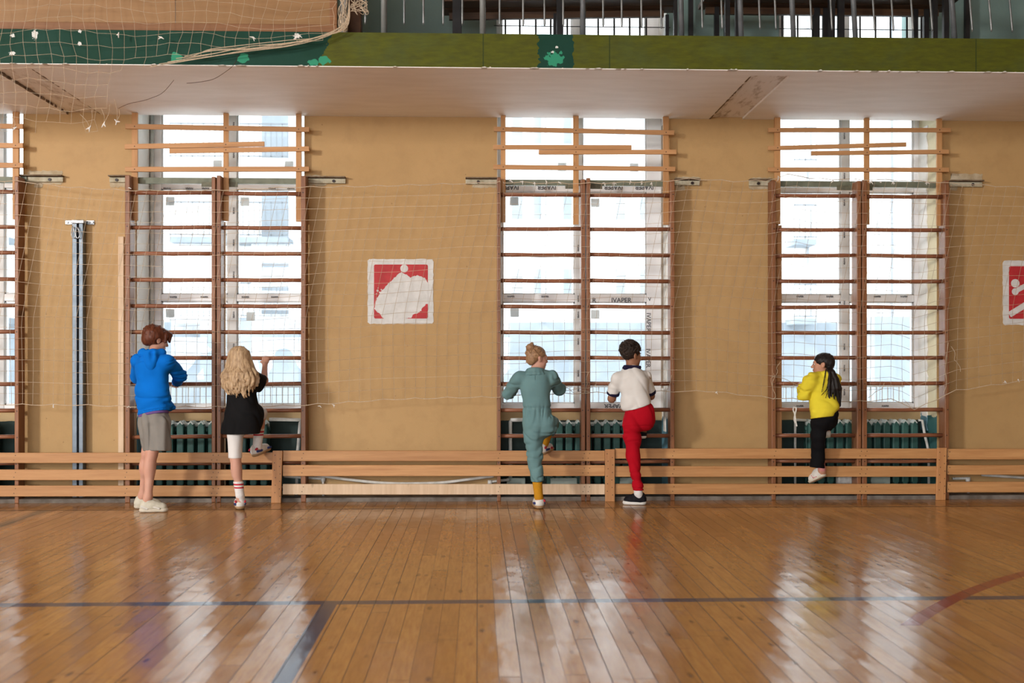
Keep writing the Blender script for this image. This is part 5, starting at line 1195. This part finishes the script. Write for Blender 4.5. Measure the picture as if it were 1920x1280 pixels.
# ---- the boy in the red trousers
def red_boy():
    p = person(P(1193, 948, -.48), 'boy with short curly dark hair, white T-shirt and red trousers, one foot raised')
    T = unit((.22, .97, 0)); B = -T
    nek, che, wai, pel = J(1184, 691, -.43), J(1186, 716, -.45), J(1192, 755, -.46), J(1197, 785, -.45)
    shl, shr = J(1157, 709, -.46), J(1211, 706, -.42)
    el_, wl = J(1147, 747, -.38), J(1160, 722, -.205); er, wr = J(1220, 742, -.33), J(1214, 722, -.19)
    hd = J(1183, 666.5, -.41); fd = (.84, .54, .0); up = (.0, .05, 1)
    h1, t1 = J(1209, 947, -.475), J(1171, 945, -.44); h1[2] = t1[2] = .001
    kl, al = J(1187, 856, -.47), J(1197, 925, -.485); kr, ar = J(1212, 768, -.205), J(1205, 806, -.235)
    hl, hr = J(1185, 792, -.45), J(1209, 788, -.42)
    h2 = A3(ar) + (.0, -.03, -.075); t2 = A3(ar) + (-.02, .15, -.075)
    bo, L, E, R = body(p, SKIN_B, hd, fd, up, .97, pel, wai, che, nek, T, shl, el_, wl, ((.05, .95, .05), (0, .3, -1), (1, 0, 0), .88), shr, er, wr, ((-.1, .95, .05), (0, .3, -1), (-1, 0, 0), .88),
         hl, kl, al, foot_of(h1, t1), hr, kr, ar, foot_of(h2, t2), s=.93, calf=False)
    lk = lambda a, b, t: A3(a) + (A3(b) - A3(a)) * t
    wh = cloth('white_tee_jersey', (.66, .655, .635), (.61, .60, .58), weave=600, b=.06)
    cl = lk(shl, el_, .66); cr = lk(shr, er, .72)
    g = [cap(pel + (0, 0, .03), wai, .118, .117, .05, (T, .76)), cap(wai, che, .117, .128, .05, (T, .72)), cap(che, nek - (0, 0, .045), .128, .075, .05, (T, .72)), cap(shl, shr, .042, .042, .05),
         cap(shl, cl, .050, .055, .03), cap(shr, cr, .049, .053, .03), cut(J(1197, 766, -.55), (.05, -.1, -1) if 0 else (-.34, -.1, -1) )]
    def fold(Q): return .0034 * waves(Q, 61, 28, (1, 1, .8)) + .0035 * crease(Q, 63, 20) + .0055 * np.clip((che[2] - .02 - Q[:, 2]) / .1, 0, 1) * crease(Q, 62, 32, (.5, .5, 1.4))
    o = sdf('t_shirt', [q for q in g if q[0] != 'x'] + [cut(J(1197, 765.5, -.55), unit(np.cross((0, 1, .12), J(1222, 757.5, -.45) - J(1172, 774, -.45))) * -1 if np.cross((0, 1, .12), J(1222, 757.5, -.45) - J(1172, 774, -.45))[2] > 0 else unit(np.cross((0, 1, .12), J(1222, 757.5, -.45) - J(1172, 774, -.45))))], .0055, wh, p, fold)
    navy = cloth('navy_rib', (.014, .012, .035), weave=500)
    sdf('sleeve_band', [cap(lk(shl, el_, .60), lk(shl, el_, .74), .0575, .0575, .005), cut(lk(shl, el_, .66), A3(shl) - el_), cut(lk(shl, el_, .80), A3(el_) - shl)], .004, navy, o)
    sdf('sleeve_band', [cap(lk(shr, er, .68), lk(shr, er, .80), .0555, .0555, .005), cut(lk(shr, er, .73), A3(shr) - er), cut(lk(shr, er, .88), A3(er) - shr)], .004, navy, o)
    sdf('neckband', [cap(nek + (-.050, -.036, .010), nek + (.052, -.026, .012), .031, .031, .02), cap(nek + (-.05, .02, .0), nek + (.05, .03, .0), .03, .03, .02), cut(nek + (0, 0, .026), (.05, .1, 1))], .004, navy, o)
    rd = cloth('red_fleece', (.40, .004, .014), (.34, .003, .012), weave=450, b=.08)
    g = [cap(pel + (0, 0, .075), pel, .108, .118, .04, (T, .85)), ell(J(1211, 776, -.475), (.080, .070, .115), None, .04), ell(J(1186, 795, -.495), (.07, .06, .085), None, .03), cap(hl, lk(hl, kl, .45), .084, .074, .04), cap(lk(hl, kl, .45), kl, .074, .055, .03), cap(kl, lk(kl, al, .80), .054, .042, .03),
         cap(hr, kr, .086, .062, .04), cap(kr, lk(kr, ar, .8), .056, .044, .03), cap(lk(kl, al, .80), lk(kl, al, .9), .044, .043, .01), cut(J(1197, 919, -.5), (-.05, 0, -1))]
    def fold2(Q):
        low = np.clip((J(0, 880, -.48)[2] - Q[:, 2]) / .1, 0, 1); mid = np.exp(-((Q[:, 2] - J(0, 815, -.48)[2]) / .07) ** 2)
        return .0032 * waves(Q, 71, 30) + .003 * crease(Q, 74, 22) + .0068 * (low + mid) * crease(Q, 72, 36, (.6, .6, 1.4))
    o = sdf('trousers', g, .0055, rd, p, fold2)
    sdf('ankle_cuff', [cap(lk(kl, al, .84), lk(kl, al, .93), .043, .041, .01), cut(J(1197, 919.5, -.5), (0, 0, -1)), cut(J(1197, 911, -.5), (0, 0, 1))], .004, rd, o, lambda Q: .001 * waves(Q, 73, 330, (1, 1, .1)))
    so = striped('plain_white_sock', (.68, .68, .68), ())
    sdf('sock', [cap(lk(kl, al, .8), al, .039, .036, .01), cap(al, h1 + (-.045, .005, .05), .036, .036, .01)], .0045, so, p)
    shoe(p, h1, t1, SHOEB, SOLEW, 1.05, ()); shoe(p, h2, t2, SHOEB, SOLEW, .92)
    hair = hair_mat('curly_dark_hair', (.035, .022, .016), (.014, .009, .007), (1, 1, 1), 120, .6)
    hp = [E(0, -.014, .042, .081, .098, .088, .02), E(0, .035, .075, .062, .06, .045, .02), sub(E(0, .105, -.02, .085, .066, .075, .015)), cut(L(0, -.05, -.045), -L(0, 0, 1) + L(0, 0, 0) + (L(0, 1, 0) - L(0, 0, 0)) * .35), sub(E(.082, .0, -.022, .024, .028, .036, .008))]
    r = np.random.RandomState(4); curls = []
    for k in range(260):
        a = r.uniform(0, 6.28); e0 = r.uniform(-.1, 1.5); q = L(math.cos(a) * math.cos(e0) * .083, math.sin(a) * math.cos(e0) * .099 - .012, .048 + math.sin(e0) * .092); rr_ = r.uniform(.007, .013); curls.append(ell(q, (rr_, rr_, rr_), None, .003))
    sdf('hair', hp[:2] + curls + hp[2:], .0042, hair, p, lambda Q: .0022 * waves(Q, 81, 300))
    face_bits(L, E, p, hair)
red_boy()

# ---- the girl in the yellow hoodie
def yellow_girl():
    p = person(P(1532, 905, -.28), 'girl with a long black ponytail and yellow hoodie standing on the barrier plank')
    T = unit((-.6, .8, 0)); B = -T
    nek, che, wai, pel = J(1544, 702, -.37), J(1543, 724, -.39), J(1543, 757, -.39), J(1545, 785, -.38)
    shl, shr = J(1521, 711, -.45), J(1564, 712, -.32)
    el_, wl = J(1506, 741, -.40), J(1504, 722, -.205); er, wr = J(1560, 742, -.24), J(1540, 722, -.19)
    hd = J(1543, 683, -.36); fd = (-.92, .39, .02); up = (0, 0.05, 1)
    h1, t1 = J(1547, 893, -.345), J(1520, 905.5, -.216)
    kl, al = J(1535, 838, -.36), J(1541, 880, -.335); kr, ar = J(1560, 776, -.20), J(1549, 806, -.235)
    hl, hr = J(1535, 792, -.39), J(1556, 788, -.36)
    h2 = A3(ar) + (.01, -.03, -.068); t2 = A3(ar) + (-.03, .13, -.068)
    bo, L, E, R = body(p, SKIN_T, hd, fd, up, .92, pel, wai, che, nek, T, shl, el_, wl, ((.0, .85, .3), (.1, .4, -1), (1, 0, 0), .78), shr, er, wr, ((-.1, .9, .1), (0, .3, -1), (-1, 0, 0), .78),
         hl, kl, al, foot_of(h1, t1), hr, kr, ar, foot_of(h2, t2), s=.86, calf=False)
    lk = lambda a, b, t: A3(a) + (A3(b) - A3(a)) * t
    ye = cloth('yellow_fleece', (.74, .63, .045), (.66, .55, .036), weave=450, b=.08)
    g = [cap(J(1542, 784, -.40), wai, .116, .124, .05, (T, .85)), cap(wai, che, .122, .116, .05, (T, .78)), cap(che, nek - (0, 0, .035), .112, .07, .05, (T, .78)), cap(shl, shr, .05, .05, .05), ell(J(1553, 762, -.44), (.095, .085, .085), None, .05),
         cap(shl, el_, .060, .056, .03), cap(el_, lk(el_, wl, .62), .056, .044, .02), cap(shr, er, .058, .052, .03), cap(er, lk(er, wr, .7), .05, .042, .02), cut(J(1543, 782, -.5), (.10, -.12, -1))]
    def fold(Q): return .0034 * waves(Q, 91, 28) + .0070 * np.clip((J(1518, 0, -.4)[0] - Q[:, 0]) / .04, 0, 1) * crease(Q, 92, 40, (.6, .6, 1.5)) + .0048 * crease(Q, 93, 26, (.6, .6, 1.2))
    o = sdf('hoodie', g, .0055, ye, p, fold)
    fr_ = np.array([np.cross(T, (0, 0, 1)), T, (0, 0, 1.0)]); hk = nek + B * .075 + (0, 0, -.045)
    sdf('hood', [ell(hk, (.080, .036, .070), fr_, .03), cap(nek + fr_[0] * .06 + (0, 0, .004), nek + fr_[0] * .045 + B * .055, .026, .032, .03), cap(nek - fr_[0] * .062 + (0, 0, .002), nek - fr_[0] * .045 + B * .055, .026, .032, .03), cap(nek + fr_[0] * .045 + B * .055, nek - fr_[0] * .045 + B * .055, .032, .032, .03)], .005, ye, o, lambda Q: .0025 * waves(Q, 95, 55))
    bk = cloth('black_trouser_cloth', (.005, .005, .006), (.008, .008, .009), weave=500)
    g = [cap(pel + (0, 0, .05), pel, .10, .105, .04, (T, .85)), ell(J(1556, 775, -.43), (.075, .07, .075), None, .03), cap(hl, lk(hl, kl, .5), .068, .058, .04), cap(lk(hl, kl, .5), kl, .058, .052, .03), cap(kl, J(1532, 880, -.345), .052, .066, .03), cap(hr, kr, .070, .052, .04), cap(kr, lk(kr, ar, .75), .05, .05, .03), cut(J(1531, 876, -.4), (-.12, -.1, -1))]
    sdf('trousers', g, .0055, bk, p, lambda Q: .0028 * waves(Q, 97, 46, (1.2, 1.2, .4)) + .004 * crease(Q, 99, 30))
    so = striped('pink_sock', (.55, .22, .22), ()); sdf('sock', [cap(lk(kl, al, .6), al, .034, .033, .01), cap(al, lk(h1, t1, .2) + (0, 0, .045), .033, .033, .01)], .0045, so, p)
    upv = np.cross(np.cross(A3(t1) - h1, (0, 0, 1)), A3(t1) - h1); bars_ = [(.44 + .09 * k, .055, .36 + .09 * k, .026, .0055, PINKT, s_) for k in range(3) for s_ in (1, -1)]
    shoe(p, h1, t1, SHOEW, SOLEC, .92, bars_, up=upv, collar=.088); shoe(p, h2, t2, SHOEW, SOLEC, .85)
    hair = hair_mat('black_hair', (.007, .006, .006), (.018, .013, .011), (1, 1, .15), 90)
    tie = J(1554.5, 688, -.40)
    hp = [E(0, -.012, .034, .079, .098, .081, .02), E(0, -.07, .0, .055, .035, .05, .03), sub(E(0, .106, -.040, .09, .070, .078, .02)), sub(E(0, .02, -.09, .09, .07, .06, .02)), sub(E(-.078, .0, -.022, .024, .026, .034, .008))]
    r = np.random.RandomState(9)
    for k in range(34):
        a = r.uniform(-2.4, 2.4); e0 = r.uniform(-.3, 1.2); s0 = A3((math.sin(a) * math.cos(e0) * .077, -.02 - math.cos(a) * math.cos(e0) * .088, .032 + math.sin(e0) * .078))
        if s0[1] > .045: continue
        hp += [cap(L(*s0), lk(L(*s0), tie, .5) + unit(lk(L(*s0), tie, .5) - hd) * .012, .007, .007, .004), cap(lk(L(*s0), tie, .5) + unit(lk(L(*s0), tie, .5) - hd) * .012, tie, .007, .008, .004)]
    for k in range(40):
        t = r.uniform(-1, 1); w_ = r.uniform(-1, 1); e = r.uniform(728, 764); du = t
        pts = [tie, J(1558 + 5 * t, 697, -.455 + .015 * w_), J(1562 + 9 * t, 712, -.475 + .02 * w_), J(1564 + 12 * t + 1.5 * math.sin(k), 728, -.480 + .022 * w_), J(1563 + (13 * t if t < 0 else 10 * t) + 2 * math.sin(k * 1.7), e, -.485 + .02 * w_)]
        if t > .3: pts[-1] = J(1573 + 3 * t, e, -.47)
        for i in range(4): hp.append(cap(pts[i], pts[i+1], (.016, .016, .015, .012)[i], (.016, .015, .012, .005)[i], .005))
    for u0, v0, u1, v1, u2, v2 in ((1549, 692, 1545, 714, 1541, 735), (1556, 700, 1550, 730, 1540, 741), (1557, 702, 1553, 730, 1548, 746)):
        hp += [cap(J(u0, v0, -.47), J(u1, v1, -.506), .006, .005, .003), cap(J(u1, v1, -.506), J(u2, v2, -.512), .005, .003, .003)]
    sdf('hair', hp, .0042, hair, p, lambda Q: .0010 * waves(Q, 98, 260, (1, 1, .25)))
    face_bits(L, E, p, hair)
yellow_girl()
